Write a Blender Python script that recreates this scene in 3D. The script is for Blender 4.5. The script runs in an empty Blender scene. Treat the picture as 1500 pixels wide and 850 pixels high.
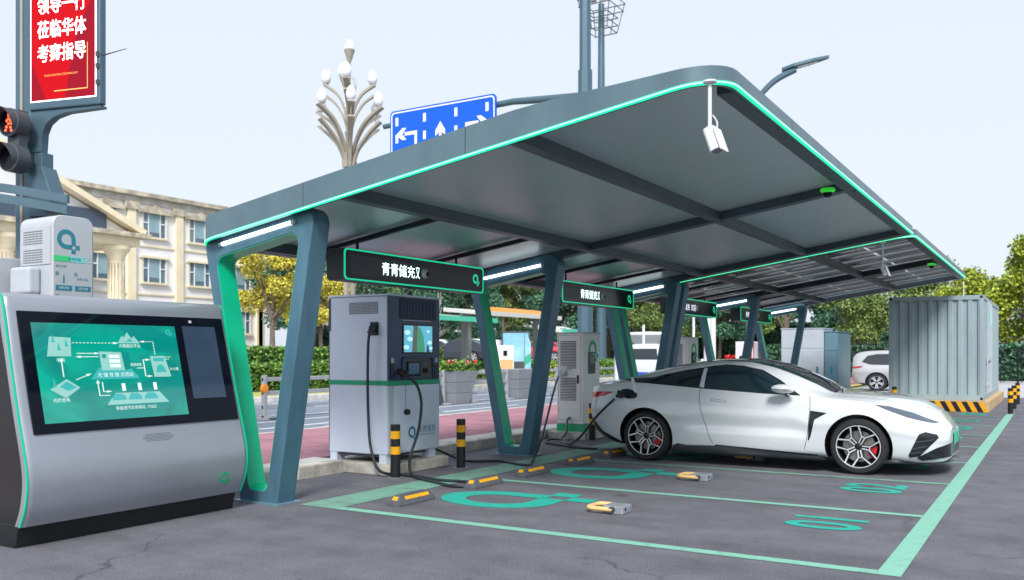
import bpy, bmesh, math, random
from math import sin, cos, pi, radians, sqrt, atan2
from mathutils import Vector, Matrix
from mathutils.bvhtree import BVHTree

SC = bpy.context.scene
COL = SC.collection
random.seed(7)

# ---------------------------------------------------------------- camera
TH = 0.547154
cam_d = bpy.data.cameras.new('camera')
cam = bpy.data.objects.new('camera', cam_d)
COL.objects.link(cam)
cam.location = (0, 0, 1.4428)
cam.rotation_euler = (pi/2, 0, TH)
cam_d.sensor_width = 36
cam_d.lens = 1308.46/1500*36
cam_d.shift_y = (518.09-425)/1500
cam_d.clip_start = 0.1
cam_d.clip_end = 3000
cam_d.dof.use_dof = True
cam_d.dof.focus_distance = 10.0
cam_d.dof.aperture_fstop = 2.0
SC.camera = cam

# ---------------------------------------------------------------- sky, sun, exposure
SUN_EL, SUN_AZ = radians(42), radians(150)        # azimuth clockwise from +Y
w = bpy.data.worlds.new('World')
SC.world = w
w.use_nodes = True
nt = w.node_tree
nt.nodes.clear()
out = nt.nodes.new('ShaderNodeOutputWorld')
bg = nt.nodes.new('ShaderNodeBackground')
sky = nt.nodes.new('ShaderNodeTexSky')
sky.sky_type = 'NISHITA'
sky.sun_disc = False
sky.sun_elevation = SUN_EL
sky.sun_rotation = SUN_AZ
sky.air_density = 1.0
sky.dust_density = 4.0
sky.ozone_density = 1.5
# an even overcast veil in front of the clear sky
mixn = nt.nodes.new('ShaderNodeMix')
mixn.data_type = 'RGBA'
mixn.inputs[0].default_value = 0.80
mixn.inputs[7].default_value = (5.75, 6.2, 6.95, 1)
nt.links.new(sky.outputs[0], mixn.inputs[6])
nt.links.new(mixn.outputs[2], bg.inputs[0])
bg.inputs[1].default_value = 0.10
nt.links.new(bg.outputs[0], out.inputs[0])
sun_d = bpy.data.lights.new('sun', 'SUN')
sun_d.energy = 2.2
sun_d.angle = radians(18)
sun_d.color = (1.0, 0.97, 0.93)
sun = bpy.data.objects.new('sun', sun_d)
COL.objects.link(sun)
sdir = Vector((sin(SUN_AZ)*cos(SUN_EL), cos(SUN_AZ)*cos(SUN_EL), sin(SUN_EL)))
sun.rotation_euler = sdir.to_track_quat('Z', 'Y').to_euler()
SC.view_settings.view_transform = 'Standard'
SC.view_settings.look = 'None'
SC.view_settings.gamma = 1
SC.view_settings.exposure = 0.72
SC.cycles.max_bounces = 8
SC.cycles.transparent_max_bounces = 12
SC.cycles.caustics_reflective = False
SC.cycles.caustics_refractive = False
SC.cycles.use_denoising = True

# ---------------------------------------------------------------- materials
MATS = {}
def mat(name, col, rough=0.5, metal=0.0, var=0.0, vscale=4.0, bump=0.0, bscale=60.0, emit=0.0, ecol=None,
        coat=0.0, trans=0.0, alpha=1.0, island=0.0, spec=0.5, col2=None, ior=1.45, rvar=0.0, stretch=None):
    m = bpy.data.materials.new(name)
    m.use_nodes = True
    t = m.node_tree
    b = t.nodes['Principled BSDF']
    c4 = (*col, 1)
    b.inputs['Base Color'].default_value = c4
    b.inputs['Roughness'].default_value = rough
    b.inputs['Metallic'].default_value = metal
    b.inputs['Specular IOR Level'].default_value = spec
    b.inputs['IOR'].default_value = ior
    if coat:
        b.inputs['Coat Weight'].default_value = coat
        b.inputs['Coat Roughness'].default_value = 0.04
    if trans: b.inputs['Transmission Weight'].default_value = trans
    if alpha < 1: b.inputs['Alpha'].default_value = alpha
    if emit:
        b.inputs['Emission Color'].default_value = (*(ecol or col), 1)
        b.inputs['Emission Strength'].default_value = emit
    if var or bump or rvar:
        tc = t.nodes.new('ShaderNodeTexCoord')
        src = tc.outputs['Object']
        if stretch:
            mp = t.nodes.new('ShaderNodeMapping'); mp.inputs['Scale'].default_value = stretch
            t.links.new(src, mp.inputs[0]); src = mp.outputs[0]
    if var or rvar:
        n = t.nodes.new('ShaderNodeTexNoise')
        n.inputs['Scale'].default_value = vscale
        n.inputs['Detail'].default_value = 6
        n.inputs['Roughness'].default_value = 0.62
        t.links.new(src, n.inputs['Vector'])
        if var:
            r = t.nodes.new('ShaderNodeValToRGB')
            r.color_ramp.elements[0].position = 0.3
            r.color_ramp.elements[1].position = 0.7
            lo = col2 if col2 else tuple(x*(1-var) for x in col)
            hi = col if col2 else tuple(min(1, x*(1+var)) for x in col)
            r.color_ramp.elements[0].color = (*lo, 1)
            r.color_ramp.elements[1].color = (*hi, 1)
            t.links.new(n.outputs['Fac'], r.inputs[0])
            t.links.new(r.outputs[0], b.inputs['Base Color'])
        if rvar:
            mr = t.nodes.new('ShaderNodeMapRange')
            mr.inputs[1].default_value = 0.3; mr.inputs[2].default_value = 0.7
            mr.inputs[3].default_value = max(0, rough-rvar); mr.inputs[4].default_value = min(1, rough+rvar)
            t.links.new(n.outputs['Fac'], mr.inputs[0]); t.links.new(mr.outputs[0], b.inputs['Roughness'])
    if island:
        g = t.nodes.new('ShaderNodeNewGeometry')
        r = t.nodes.new('ShaderNodeValToRGB')
        lo = tuple(x*(1-island) for x in (col2 or col)); hi = tuple(min(1, x*(1+island)) for x in col)
        r.color_ramp.elements[0].color = (*lo, 1)
        r.color_ramp.elements[1].color = (*hi, 1)
        t.links.new(g.outputs['Random Per Island'], r.inputs[0])
        t.links.new(r.outputs[0], b.inputs['Base Color'])
    if bump:
        n2 = t.nodes.new('ShaderNodeTexNoise')
        n2.inputs['Scale'].default_value = bscale
        n2.inputs['Detail'].default_value = 4
        t.links.new(src, n2.inputs['Vector'])
        bp = t.nodes.new('ShaderNodeBump')
        bp.inputs['Strength'].default_value = bump
        bp.inputs['Distance'].default_value = 0.02
        t.links.new(n2.outputs['Fac'], bp.inputs['Height'])
        t.links.new(bp.outputs[0], b.inputs['Normal'])
    MATS[name] = m
    return m

def asphalt(name, base, dark, speck, stain=0.5, cracks=False):
    m = bpy.data.materials.new(name); m.use_nodes = True
    t = m.node_tree; b = t.nodes['Principled BSDF']; L = t.links.new
    tc = t.nodes.new('ShaderNodeTexCoord')
    def noise(sc, det=5, ro=0.6):
        n = t.nodes.new('ShaderNodeTexNoise'); n.inputs['Scale'].default_value = sc
        n.inputs['Detail'].default_value = det; n.inputs['Roughness'].default_value = ro
        L(tc.outputs['Object'], n.inputs['Vector']); return n
    def ramp(n, p0, c0, p1, c1):
        r = t.nodes.new('ShaderNodeValToRGB'); e = r.color_ramp.elements
        e[0].position, e[0].color, e[1].position, e[1].color = p0, (*c0, 1), p1, (*c1, 1)
        L(n.outputs[0], r.inputs[0]); return r
    def mul(a, bb, fac=1.0, mode='MULTIPLY'):
        mx = t.nodes.new('ShaderNodeMix'); mx.data_type = 'RGBA'; mx.blend_type = mode
        mx.inputs[0].default_value = fac; L(a, mx.inputs[6]); L(bb, mx.inputs[7]); return mx.outputs[2]
    big = ramp(noise(0.35, 6), 0.35, dark, 0.68, base)
    mid = ramp(noise(2.2, 8, 0.7), 0.30, (0.72, 0.72, 0.72), 0.62, (1.08, 1.08, 1.08))
    fine = ramp(noise(95, 3), 0.36, (1-speck,)*3, 0.66, (1+speck,)*3)
    v = t.nodes.new('ShaderNodeTexVoronoi'); v.inputs['Scale'].default_value = 0.9
    L(tc.outputs['Object'], v.inputs['Vector'])
    spots = ramp(v, 0.02, (1-stain, 1-stain, 1-stain), 0.10, (1, 1, 1))
    # tyre wear running along the lane
    mp = t.nodes.new('ShaderNodeMapping'); mp.inputs['Scale'].default_value = (0.35, 3.0, 1)
    L(tc.outputs['Object'], mp.inputs[0])
    n3 = t.nodes.new('ShaderNodeTexNoise'); n3.inputs['Scale'].default_value = 1.0; n3.inputs['Detail'].default_value = 5
    L(mp.outputs[0], n3.inputs['Vector'])
    wear = ramp(n3, 0.35, (0.86, 0.86, 0.86), 0.6, (1.03, 1.03, 1.03))
    c = mul(mul(mul(mul(big.outputs[0], mid.outputs[0]), fine.outputs[0]), spots.outputs[0]), wear.outputs[0])
    if cracks:
        # hairline cracks: warped cell borders, kept only in a few patches
        wn = noise(1.3, 4); vm = t.nodes.new('ShaderNodeVectorMath'); vm.operation = 'MULTIPLY_ADD'
        vm.inputs[1].default_value = (0.9, 0.9, 0.0); L(wn.outputs[1], vm.inputs[0]); L(tc.outputs['Object'], vm.inputs[2])
        vc = t.nodes.new('ShaderNodeTexVoronoi'); vc.feature = 'DISTANCE_TO_EDGE'; vc.inputs['Scale'].default_value = 0.42
        L(vm.outputs[0], vc.inputs['Vector'])
        cr = ramp(vc, 0.0, (0.45, 0.45, 0.45), 0.010, (1, 1, 1))
        mk = ramp(noise(0.22, 2), 0.50, (0, 0, 0), 0.58, (1, 1, 1))
        mx = t.nodes.new('ShaderNodeMix'); mx.data_type = 'RGBA'; mx.blend_type = 'MULTIPLY'
        L(mk.outputs[0], mx.inputs[0]); L(c, mx.inputs[6]); L(cr.outputs[0], mx.inputs[7]); c = mx.outputs[2]
        # round oil drips
        vo = t.nodes.new('ShaderNodeTexVoronoi'); vo.inputs['Scale'].default_value = 2.6; L(tc.outputs['Object'], vo.inputs['Vector'])
        c = mul(c, ramp(vo, 0.03, (0.62, 0.62, 0.64), 0.09, (1, 1, 1)).outputs[0])
    L(c, b.inputs['Base Color'])
    b.inputs['Roughness'].default_value = 0.82
    bp = t.nodes.new('ShaderNodeBump'); bp.inputs['Strength'].default_value = 0.5; bp.inputs['Distance'].default_value = 0.006
    L(noise(170, 3).outputs[0], bp.inputs['Height']); L(bp.outputs[0], b.inputs['Normal'])
    MATS[name] = m
    return m

def paint_worn(name, col, under, amount=0.45, scale=7):
    m = bpy.data.materials.new(name); m.use_nodes = True
    t = m.node_tree; b = t.nodes['Principled BSDF']; L = t.links.new
    tc = t.nodes.new('ShaderNodeTexCoord')
    n = t.nodes.new('ShaderNodeTexNoise'); n.inputs['Scale'].default_value = scale
    n.inputs['Detail'].default_value = 9; n.inputs['Roughness'].default_value = 0.72
    L(tc.outputs['Object'], n.inputs['Vector'])
    r = t.nodes.new('ShaderNodeValToRGB'); e = r.color_ramp.elements
    e[0].position, e[1].position = 0.28, 0.28+amount*0.5
    e[0].color, e[1].color = (*under, 1), (*col, 1)
    L(n.outputs[0], r.inputs[0])
    n2 = t.nodes.new('ShaderNodeTexNoise'); n2.inputs['Scale'].default_value = 140
    L(tc.outputs['Object'], n2.inputs['Vector'])
    r2 = t.nodes.new('ShaderNodeValToRGB'); e = r2.color_ramp.elements
    e[0].position, e[1].position = 0.3, 0.6; e[0].color = (0.82, 0.82, 0.82, 1); e[1].color = (1.05, 1.05, 1.05, 1)
    L(n2.outputs[0], r2.inputs[0])
    mx = t.nodes.new('ShaderNodeMix'); mx.data_type = 'RGBA'; mx.blend_type = 'MULTIPLY'; mx.inputs[0].default_value = 1
    L(r.outputs[0], mx.inputs[6]); L(r2.outputs[0], mx.inputs[7]); L(mx.outputs[2], b.inputs['Base Color'])
    b.inputs['Roughness'].default_value = 0.7
    MATS[name] = m
    return m

asphalt('asphalt', (0.172, 0.175, 0.202), (0.138, 0.140, 0.162), 0.50, 0.55, True)
asphalt('road_asphalt', (0.24, 0.285, 0.35), (0.19, 0.225, 0.28), 0.12, 0.2)
asphalt('cycle_red', (0.46, 0.215, 0.265), (0.40, 0.185, 0.225), 0.25, 0.2)
mat('concrete_far', (0.45, 0.45, 0.47), 0.85, var=0.2, vscale=0.7)
mat('kerb_stone', (0.52, 0.50, 0.44), 0.85, var=0.35, vscale=5, bump=0.4, bscale=25)
mat('slab', (0.62, 0.60, 0.57), 0.85, var=0.25, vscale=4, bump=0.3, bscale=30)
paint_worn('mint_paint', (0.235, 0.55, 0.42), (0.17, 0.27, 0.25), 0.35)
paint_worn('mint_paint_old', (0.19, 0.42, 0.31), (0.14, 0.20, 0.19), 0.5, 5)
paint_worn('teal_paint', (0.015, 0.46, 0.36), (0.08, 0.22, 0.20), 0.38)
paint_worn('white_paint', (0.74, 0.76, 0.80), (0.40, 0.42, 0.46), 0.35)
mat('fascia', (0.115, 0.185, 0.222), 0.38, 0.15, var=0.16, vscale=1.8, bump=0.05, bscale=2, stretch=(1.0, 1.0, 0.35))
mat('frame_paint', (0.078, 0.178, 0.245), 0.42, 0.15, var=0.18, vscale=3.0, bump=0.04, bscale=4, stretch=(2.0, 2.0, 0.5))
mat('frame_green', (0.0, 0.52, 0.28), 0.35, var=0.1, vscale=2, emit=0.0)
mat('beam', (0.07, 0.10, 0.12), 0.45, 0.15, var=0.15, vscale=2)
mat('beam_dark', (0.022, 0.030, 0.038), 0.45, 0.2, var=0.2, vscale=2)
mat('black_pipe', (0.015, 0.02, 0.03), 0.45)
mat('ceiling_metal', (0.58, 0.68, 0.68), 0.36, 0.45, var=0.04, vscale=0.8)
mat('led_green', (0.0, 0.5, 0.28), 0.4, emit=0.85, ecol=(0.0, 0.72, 0.30))
mat('led_glare_core', (0.3, 0.8, 0.6), 0.4, emit=0.95, ecol=(0.34, 1.0, 0.62))
mat('led_border', (0.0, 0.45, 0.25), 0.4, emit=0.42, ecol=(0.01, 0.80, 0.38))
mat('led_white', (1, 1, 1), 0.4, emit=3.5, ecol=(0.92, 0.96, 1.0))
mat('solar_cell', (0.006, 0.010, 0.020), 0.14, 0.0, var=0.3, vscale=3, spec=0.3)
mat('clear_glass', (0.9, 0.95, 0.95), 0.05, trans=0.9, alpha=0.35)
mat('rail_alu', (0.55, 0.57, 0.58), 0.3, 0.8)
mat('black_plastic', (0.012, 0.014, 0.017), 0.42, bump=0.05)
mat('black_gloss', (0.006, 0.008, 0.012), 0.16, spec=0.25)
mat('navy_panel', (0.025, 0.06, 0.135), 0.35, var=0.08, vscale=3)
mat('silver_paint', (0.66, 0.75, 0.88), 0.38, 0.1, var=0.06, vscale=1.4)
mat('kiosk_silver', (0.34, 0.37, 0.415), 0.32, 0.45, var=0.05, vscale=1.2, rvar=0.05)
mat('light_grey', (0.60, 0.61, 0.60), 0.45, var=0.06, vscale=2)
mat('cool_grey', (0.48, 0.54, 0.60), 0.42, var=0.08, vscale=2)
mat('teal_grey', (0.14, 0.26, 0.33), 0.42, var=0.12, vscale=2)
mat('dark_grey', (0.06, 0.075, 0.09), 0.5)
mat('mid_grey', (0.22, 0.235, 0.26), 0.45, 0.2, var=0.15, vscale=3)
mat('green_band', (0.01, 0.36, 0.19), 0.4)
mat('teal_print', (0.03, 0.22, 0.30), 0.5)
mat('white_plastic', (0.78, 0.80, 0.84), 0.35)
mat('white_wall', (0.72, 0.72, 0.73), 0.7, var=0.06, vscale=0.3)
mat('rubber', (0.018, 0.02, 0.022), 0.7, bump=0.15, bscale=40)
mat('cable', (0.02, 0.028, 0.035), 0.45)
mat('cable_grey', (0.16, 0.17, 0.18), 0.5)
mat('yellow', (0.85, 0.42, 0.01), 0.45, var=0.12, vscale=8)
mat('yellow_cream', (0.80, 0.55, 0.22), 0.5, var=0.1, vscale=8)
mat('orange', (0.85, 0.28, 0.03), 0.4)
mat('stop_rubber', (0.095, 0.10, 0.115), 0.7, var=0.2, vscale=14, bump=0.2)
mat('lock_grey', (0.25, 0.28, 0.32), 0.5, var=0.2, vscale=12)
mat('red', (0.62, 0.02, 0.03), 0.35)
mat('chrome', (0.75, 0.76, 0.78), 0.12, 1.0)
mat('sign_blue', (0.0, 0.105, 0.66), 0.45)
mat('sign_white', (0.85, 0.87, 0.9), 0.5)

# ---------------------------------------------------------------- mesh helpers
class MB:
    def __init__(s): s.v = []; s.f = []; s.m = []
    def add(s, vs, fs, mi=0):
        o = len(s.v); s.v += [tuple(p) for p in vs]
        for f in fs: s.f.append(tuple(i+o for i in f)); s.m.append(mi)
        return s
    def box(s, x0, x1, y0, y1, z0, z1, mi=0):
        return s.add([(x0,y0,z0),(x1,y0,z0),(x1,y1,z0),(x0,y1,z0),(x0,y0,z1),(x1,y0,z1),(x1,y1,z1),(x0,y1,z1)],
                     [(0,3,2,1),(4,5,6,7),(0,1,5,4),(1,2,6,5),(2,3,7,6),(3,0,4,7)], mi)
    def obox(s, c, ex, ey, ez, mi=0):      # oriented box: centre + half-axis vectors
        c, ex, ey, ez = Vector(c), Vector(ex), Vector(ey), Vector(ez)
        vs = [c+a*ex+b*ey+d*ez for d in (-1,1) for (a,b) in ((-1,-1),(1,-1),(1,1),(-1,1))]
        return s.add(vs, [(0,3,2,1),(4,5,6,7),(0,1,5,4),(1,2,6,5),(2,3,7,6),(3,0,4,7)], mi)
    def prism(s, poly, fn, d0, d1, mi=0):  # poly 2-D -> fn(a,b,d) 3-D
        n = len(poly)
        vs = [fn(a,b,d0) for a,b in poly]+[fn(a,b,d1) for a,b in poly]
        fs = [tuple(range(n-1,-1,-1)), tuple(range(n,2*n))]+[(i,(i+1)%n,n+(i+1)%n,n+i) for i in range(n)]
        return s.add(vs, fs, mi)
    def poly(s, pts, mi=0): return s.add(pts, [tuple(range(len(pts)))], mi)
    def tube(s, path, r, seg=10, caps=True, mi=0):
        path = [Vector(p) for p in path]; n = len(path)
        rs = r if isinstance(r, (list, tuple)) else [r]*n
        rings = []; up = None
        for i, p in enumerate(path):
            d = (path[min(i+1,n-1)]-path[max(i-1,0)]).normalized()
            if up is None:
                up = Vector((0,0,1)) if abs(d.z) < 0.9 else Vector((1,0,0))
            a = (up-d*up.dot(d)).normalized(); up = a; b = d.cross(a)
            rings.append([p+(a*cos(2*pi*k/seg)+b*sin(2*pi*k/seg))*rs[i] for k in range(seg)])
        vs = [q for rg in rings for q in rg]
        fs = [(i*seg+k, i*seg+(k+1)%seg, (i+1)*seg+(k+1)%seg, (i+1)*seg+k) for i in range(n-1) for k in range(seg)]
        if caps: fs += [tuple(range(seg-1,-1,-1)), tuple(range((n-1)*seg, n*seg))]
        return s.add(vs, fs, mi)
    def lathe(s, prof, c=(0,0,0), axis='Z', seg=24, mi=0):
        c = Vector(c); vs = []; n = len(prof)
        for k in range(seg):
            t = 2*pi*k/seg
            for r, z in prof:
                if axis == 'Z': vs.append(c+Vector((r*cos(t), r*sin(t), z)))
                elif axis == 'Y': vs.append(c+Vector((r*cos(t), z, r*sin(t))))
                else: vs.append(c+Vector((z, r*cos(t), r*sin(t))))
        fs = [(k*n+i, k*n+i+1, ((k+1)%seg)*n+i+1, ((k+1)%seg)*n+i) for k in range(seg) for i in range(n-1)]
        return s.add(vs, fs, mi)
    def grid(s, rows, mi=0, closed=False):
        n = len(rows[0]); m = len(rows); vs = [p for r in rows for p in r]
        fs = [(i*n+j, i*n+(j+1)%n, (i+1)*n+(j+1)%n, (i+1)*n+j) for i in range(m-1) for j in range(n if closed else n-1)]
        return s.add(vs, fs, mi)
    def mesh(s, name, mats, smooth=None):
        me = bpy.data.meshes.new(name); me.from_pydata(s.v, [], s.f)
        if not isinstance(mats, (list, tuple)): mats = [mats]
        for m in mats: me.materials.append(MATS[m] if isinstance(m, str) else m)
        if len(mats) > 1: me.polygons.foreach_set('material_index', s.m)
        bm = bmesh.new(); bm.from_mesh(me); bmesh.ops.remove_doubles(bm, verts=bm.verts, dist=1e-5)
        bmesh.ops.recalc_face_normals(bm, faces=bm.faces); bm.to_mesh(me); bm.free()
        if smooth is not None:
            me.polygons.foreach_set('use_smooth', [True]*len(me.polygons)); me.set_sharp_from_angle(angle=radians(smooth))
        me.update(); return me

def link(name, data, parent=None):
    o = bpy.data.objects.new(name, data); COL.objects.link(o)
    if parent is not None: o.parent = parent
    return o
def part(name, mb, m, parent=None, smooth=None, bevel=0, seg=2):
    """One mesh object; mb is given in world space, the parent's location is subtracted."""
    if parent is not None:
        off = world_of(parent)
        if off.length > 1e-9: mb.v = [(x-off.x, y-off.y, z-off.z) for x, y, z in mb.v]
    o = link(name, mb.mesh(name, m, smooth), parent)
    if bevel:
        b = o.modifiers.new('bevel', 'BEVEL'); b.width = bevel; b.segments = seg; b.limit_method = 'ANGLE'; b.angle_limit = radians(40)
    return o
def world_of(o):
    v = Vector(o.location); p = o.parent
    while p is not None: v += p.location; p = p.parent
    return v
def thing(name, label, cat, loc=(0,0,0), group=None):
    o = link(name, None); o.location = loc; tag(o, label, cat, group); return o
def tag(o, label=None, cat=None, group=None, kind=None):
    if label: o['label'] = label
    if cat: o['category'] = cat
    if group: o['group'] = group
    if kind: o['kind'] = kind
    return o
def struct(name, mb, m, smooth=None): return tag(part(name, mb, m, None, smooth), kind='structure')
def copy_tree(o, parent=None):
    c = o.copy(); COL.objects.link(c); c.parent = parent
    for ch in [x for x in COL.objects if x.parent == o]: copy_tree(ch, c)
    return c

class Plane2:
    """Local 2-D frame on a flat face: a along ea, b along eb, d along the outward normal."""
    def __init__(s, o, ea, eb, n=None):
        s.o, s.ea, s.eb = Vector(o), Vector(ea).normalized(), Vector(eb).normalized()
        s.n = Vector(n).normalized() if n else s.ea.cross(s.eb).normalized()
    def __call__(s, a, b, d=0.0): return s.o+s.ea*a+s.eb*b+s.n*d
    def rect(s, mb, a0, a1, b0, b1, d0=0.0, d1=0.003, mi=0): return mb.prism([(a0,b0),(a1,b0),(a1,b1),(a0,b1)], s, d0, d1, mi)
FONT_CACHE = {}
def text(name, body, pl, a, b, size, m, parent=None, d=0.004, sx=1.0, align='CENTER', bold=0.0, shear=0.0, thick=0.001):
    key = (body, align, bold)
    if key not in FONT_CACHE:
        cu = bpy.data.curves.new('t', 'FONT'); cu.body = body; cu.align_x = align; cu.offset = bold; cu.resolution_u = 3
        ob = bpy.data.objects.new('t', cu)
        me = bpy.data.meshes.new_from_object(ob)
        FONT_CACHE[key] = ([v.co.copy() for v in me.vertices], [tuple(p.vertices) for p in me.polygons])
        bpy.data.objects.remove(ob)
    vs, fs = FONT_CACHE[key]
    mb = MB(); mb.add([pl(a+v.x*size*sx+v.y*size*shear, b+v.y*size, d) for v in vs], fs)
    return part(name, mb, m, parent)
def rrect(a0, a1, b0, b1, r, n=5):
    pts = []
    for cx, cy, t0 in ((a1-r,b1-r,0),(a0+r,b1-r,pi/2),(a0+r,b0+r,pi),(a1-r,b0+r,3*pi/2)):
        pts += [(cx+r*cos(t0+pi/2*k/n), cy+r*sin(t0+pi/2*k/n)) for k in range(n+1)]
    return pts
def rpoly(corners, rad, n=6):
    """polygon with rounded corners; rad is one radius or one per corner"""
    out_ = []; N = len(corners)
    for i, c in enumerate(corners):
        p, q, r_ = Vector(corners[i-1]), Vector(c), Vector(corners[(i+1)%N])
        rr = rad[i] if isinstance(rad, (list, tuple)) else rad
        d1, d2 = (p-q).normalized(), (r_-q).normalized()
        ang = math.acos(max(-1, min(1, d1.dot(d2))))
        cut = rr/math.tan(ang/2)
        cut = min(cut, 0.49*(p-q).length, 0.49*(r_-q).length); rr2 = cut*math.tan(ang/2)
        cen = q+(d1+d2).normalized()*(rr2/sin(ang/2))
        a0 = q+d1*cut-cen; a1 = q+d2*cut-cen
        t0, t1 = atan2(a0.y, a0.x), atan2(a1.y, a1.x); dt = (t1-t0+pi)%(2*pi)-pi
        out_ += [(cen.x+rr2*cos(t0+dt*k/n), cen.y+rr2*sin(t0+dt*k/n)) for k in range(n+1)]
    return out_
def ring_prism(mb, outer, inner, fn, d0, d1, mi=0):
    n = len(outer)
    vs = [fn(a,b,d) for d in (d0,d1) for lst in (outer,inner) for a,b in lst]
    fs = []
    for i in range(n):
        j = (i+1) % n
        fs += [(i,j,n+j,n+i), (2*n+i,3*n+i,3*n+j,2*n+j), (i,2*n+i,2*n+j,j), (n+i,n+j,3*n+j,3*n+i)]
    return mb.add(vs, fs, mi)
def logo_q(mb, pl, a, b, s, d0=0.0, d1=0.002, mi=0):
    """ring with an open lower right corner and two small squares"""
    def path(r):
        pts = [(r, -0.62)]+[(r*cos(t*pi/180), r*sin(t*pi/180)) for t in range(0, 271, 15)]+[(0.62, -r)]
        return pts
    o_, i_ = path(1.0), path(0.56)
    for k in range(len(o_)-1):
        q = [o_[k], o_[k+1], i_[k+1], i_[k]]
        mb.prism([(a+x*s, b+y*s) for x, y in q], pl, d0, d1, mi)
    for x, y in ((0.56, -1.44), (1.0, -1.0)):
        mb.prism([(a+(x+u)*s, b+(y+v)*s) for u, v in ((0,0),(.44,0),(.44,.44),(0,.44))], pl, d0, d1, mi)
    return mb
def catmull(pts, n=8):
    pts = [Vector(p) for p in pts]; res = []
    for i in range(len(pts)-1):
        p0, p1, p2, p3 = pts[max(i-1,0)], pts[i], pts[i+1], pts[min(i+2,len(pts)-1)]
        for k in range(n):
            t = k/n
            res.append(0.5*((2*p1)+(p2-p0)*t+(2*p0-5*p1+4*p2-p3)*t*t+(3*p1-p0-3*p2+p3)*t**3))
    return res+[pts[-1]]
# ================================================================ ground and roads
mat('earth', (0.20, 0.22, 0.12), 0.95, var=0.3, vscale=0.2)
mat('dry_grass', (0.52, 0.46, 0.15), 0.95, var=0.35, vscale=1.2, col2=(0.30, 0.34, 0.10))
mat('brick_wall', (0.42, 0.22, 0.16), 0.85, var=0.2, vscale=3)
def sheet(name, x0, x1, y0, y1, z, m):
    return struct(name, MB().add([(x0,y0,z),(x1,y0,z),(x1,y1,z),(x0,y1,z)], [(0,1,2,3)]), m)
sheet('ground', -900, 900, -500, 1400, -0.05, 'earth')
KX = -7.40                                        # kerb face
sheet('parking_lot', KX, 60, -40, 33.5, 0.0, 'asphalt')
sheet('concrete_yard', -7.0, 80, 33.5, 78, -0.004, 'concrete_far')
sheet('road', -19.7, -11.3, -60, 260, 0.0, 'road_asphalt')
struct('cycle_path', MB().box(-11.15, -8.0, -40, 60, -0.04, 0.125), 'cycle_red')
struct('terrace', MB().box(-160, -27.0, -80, 200, -0.04, 0.9), 'concrete_far')
struct('grass_verge', MB().box(-24.2, -19.95, -60, 200, -0.04, 0.12), 'dry_grass')
struct('footpath', MB().box(-26.9, -24.25, -60, 200, -0.04, 0.14), 'concrete_far')
sheet('grass_patch', -14.5, -7.6, 34, 60, 0.01, 'dry_grass')
# kerbs: each stone its own piece
def kerb(name, x0, x1, z1, ya, yb, step, m, gaps=(), slab=None):
    k = link(name, None); tag(k, kind='structure')
    rnd = random.Random(3); me = {}
    y = ya
    while y < yb:
        y2 = min(y+step, yb)
        if not any(a < (y+y2)/2 < b for a, b in gaps):
            dz = rnd.uniform(-0.008, 0.006); dx = rnd.uniform(-0.008, 0.008)
            o = part('kerb_stone', MB().box(x0+dx, x1+dx, y+0.006, y2-0.006, -0.04, z1+dz), m, k, bevel=0.012)
        y = y2
    return k
PL1 = (-7.80, -6.70, 8.18, 9.40)
PL2 = (-7.45, -6.66, 13.22, 14.20)
kerb('kerb', -7.56, KX, 0.145, 1.2, 33.0, 0.78, 'kerb_stone', [(8.15, 9.45)])
kerb('paving_edge', -7.995, -7.565, 0.135, 1.2, 33.0, 1.02, 'slab', [(8.3, 9.3)])
kerb('road_kerb', -11.29, -11.155, 0.13, 2.0, 60.0, 2.0, 'kerb_stone')
kerb('far_kerb', -19.94, -19.705, 0.17, 4.0, 80.0, 2.0, 'slab')
# road lines
rm = link('road_markings', None); tag(rm, kind='structure')
for x in (-11.7, -14.15, -15.3, -19.3):
    part('edge_line', MB().add([(x-.07,-40,.004),(x+.07,-40,.004),(x+.07,200,.004),(x-.07,200,.004)], [(0,1,2,3)]), 'white_paint', rm)
for i in range(-2, 16):
    for x in (-12.95, -17.3):
        y = i*6.0
        part('lane_dash', MB().add([(x-.07,y,.004),(x+.07,y,.004),(x+.07,y+3.6,.004),(x-.07,y+3.6,.004)], [(0,1,2,3)]), 'white_paint', rm)

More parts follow.
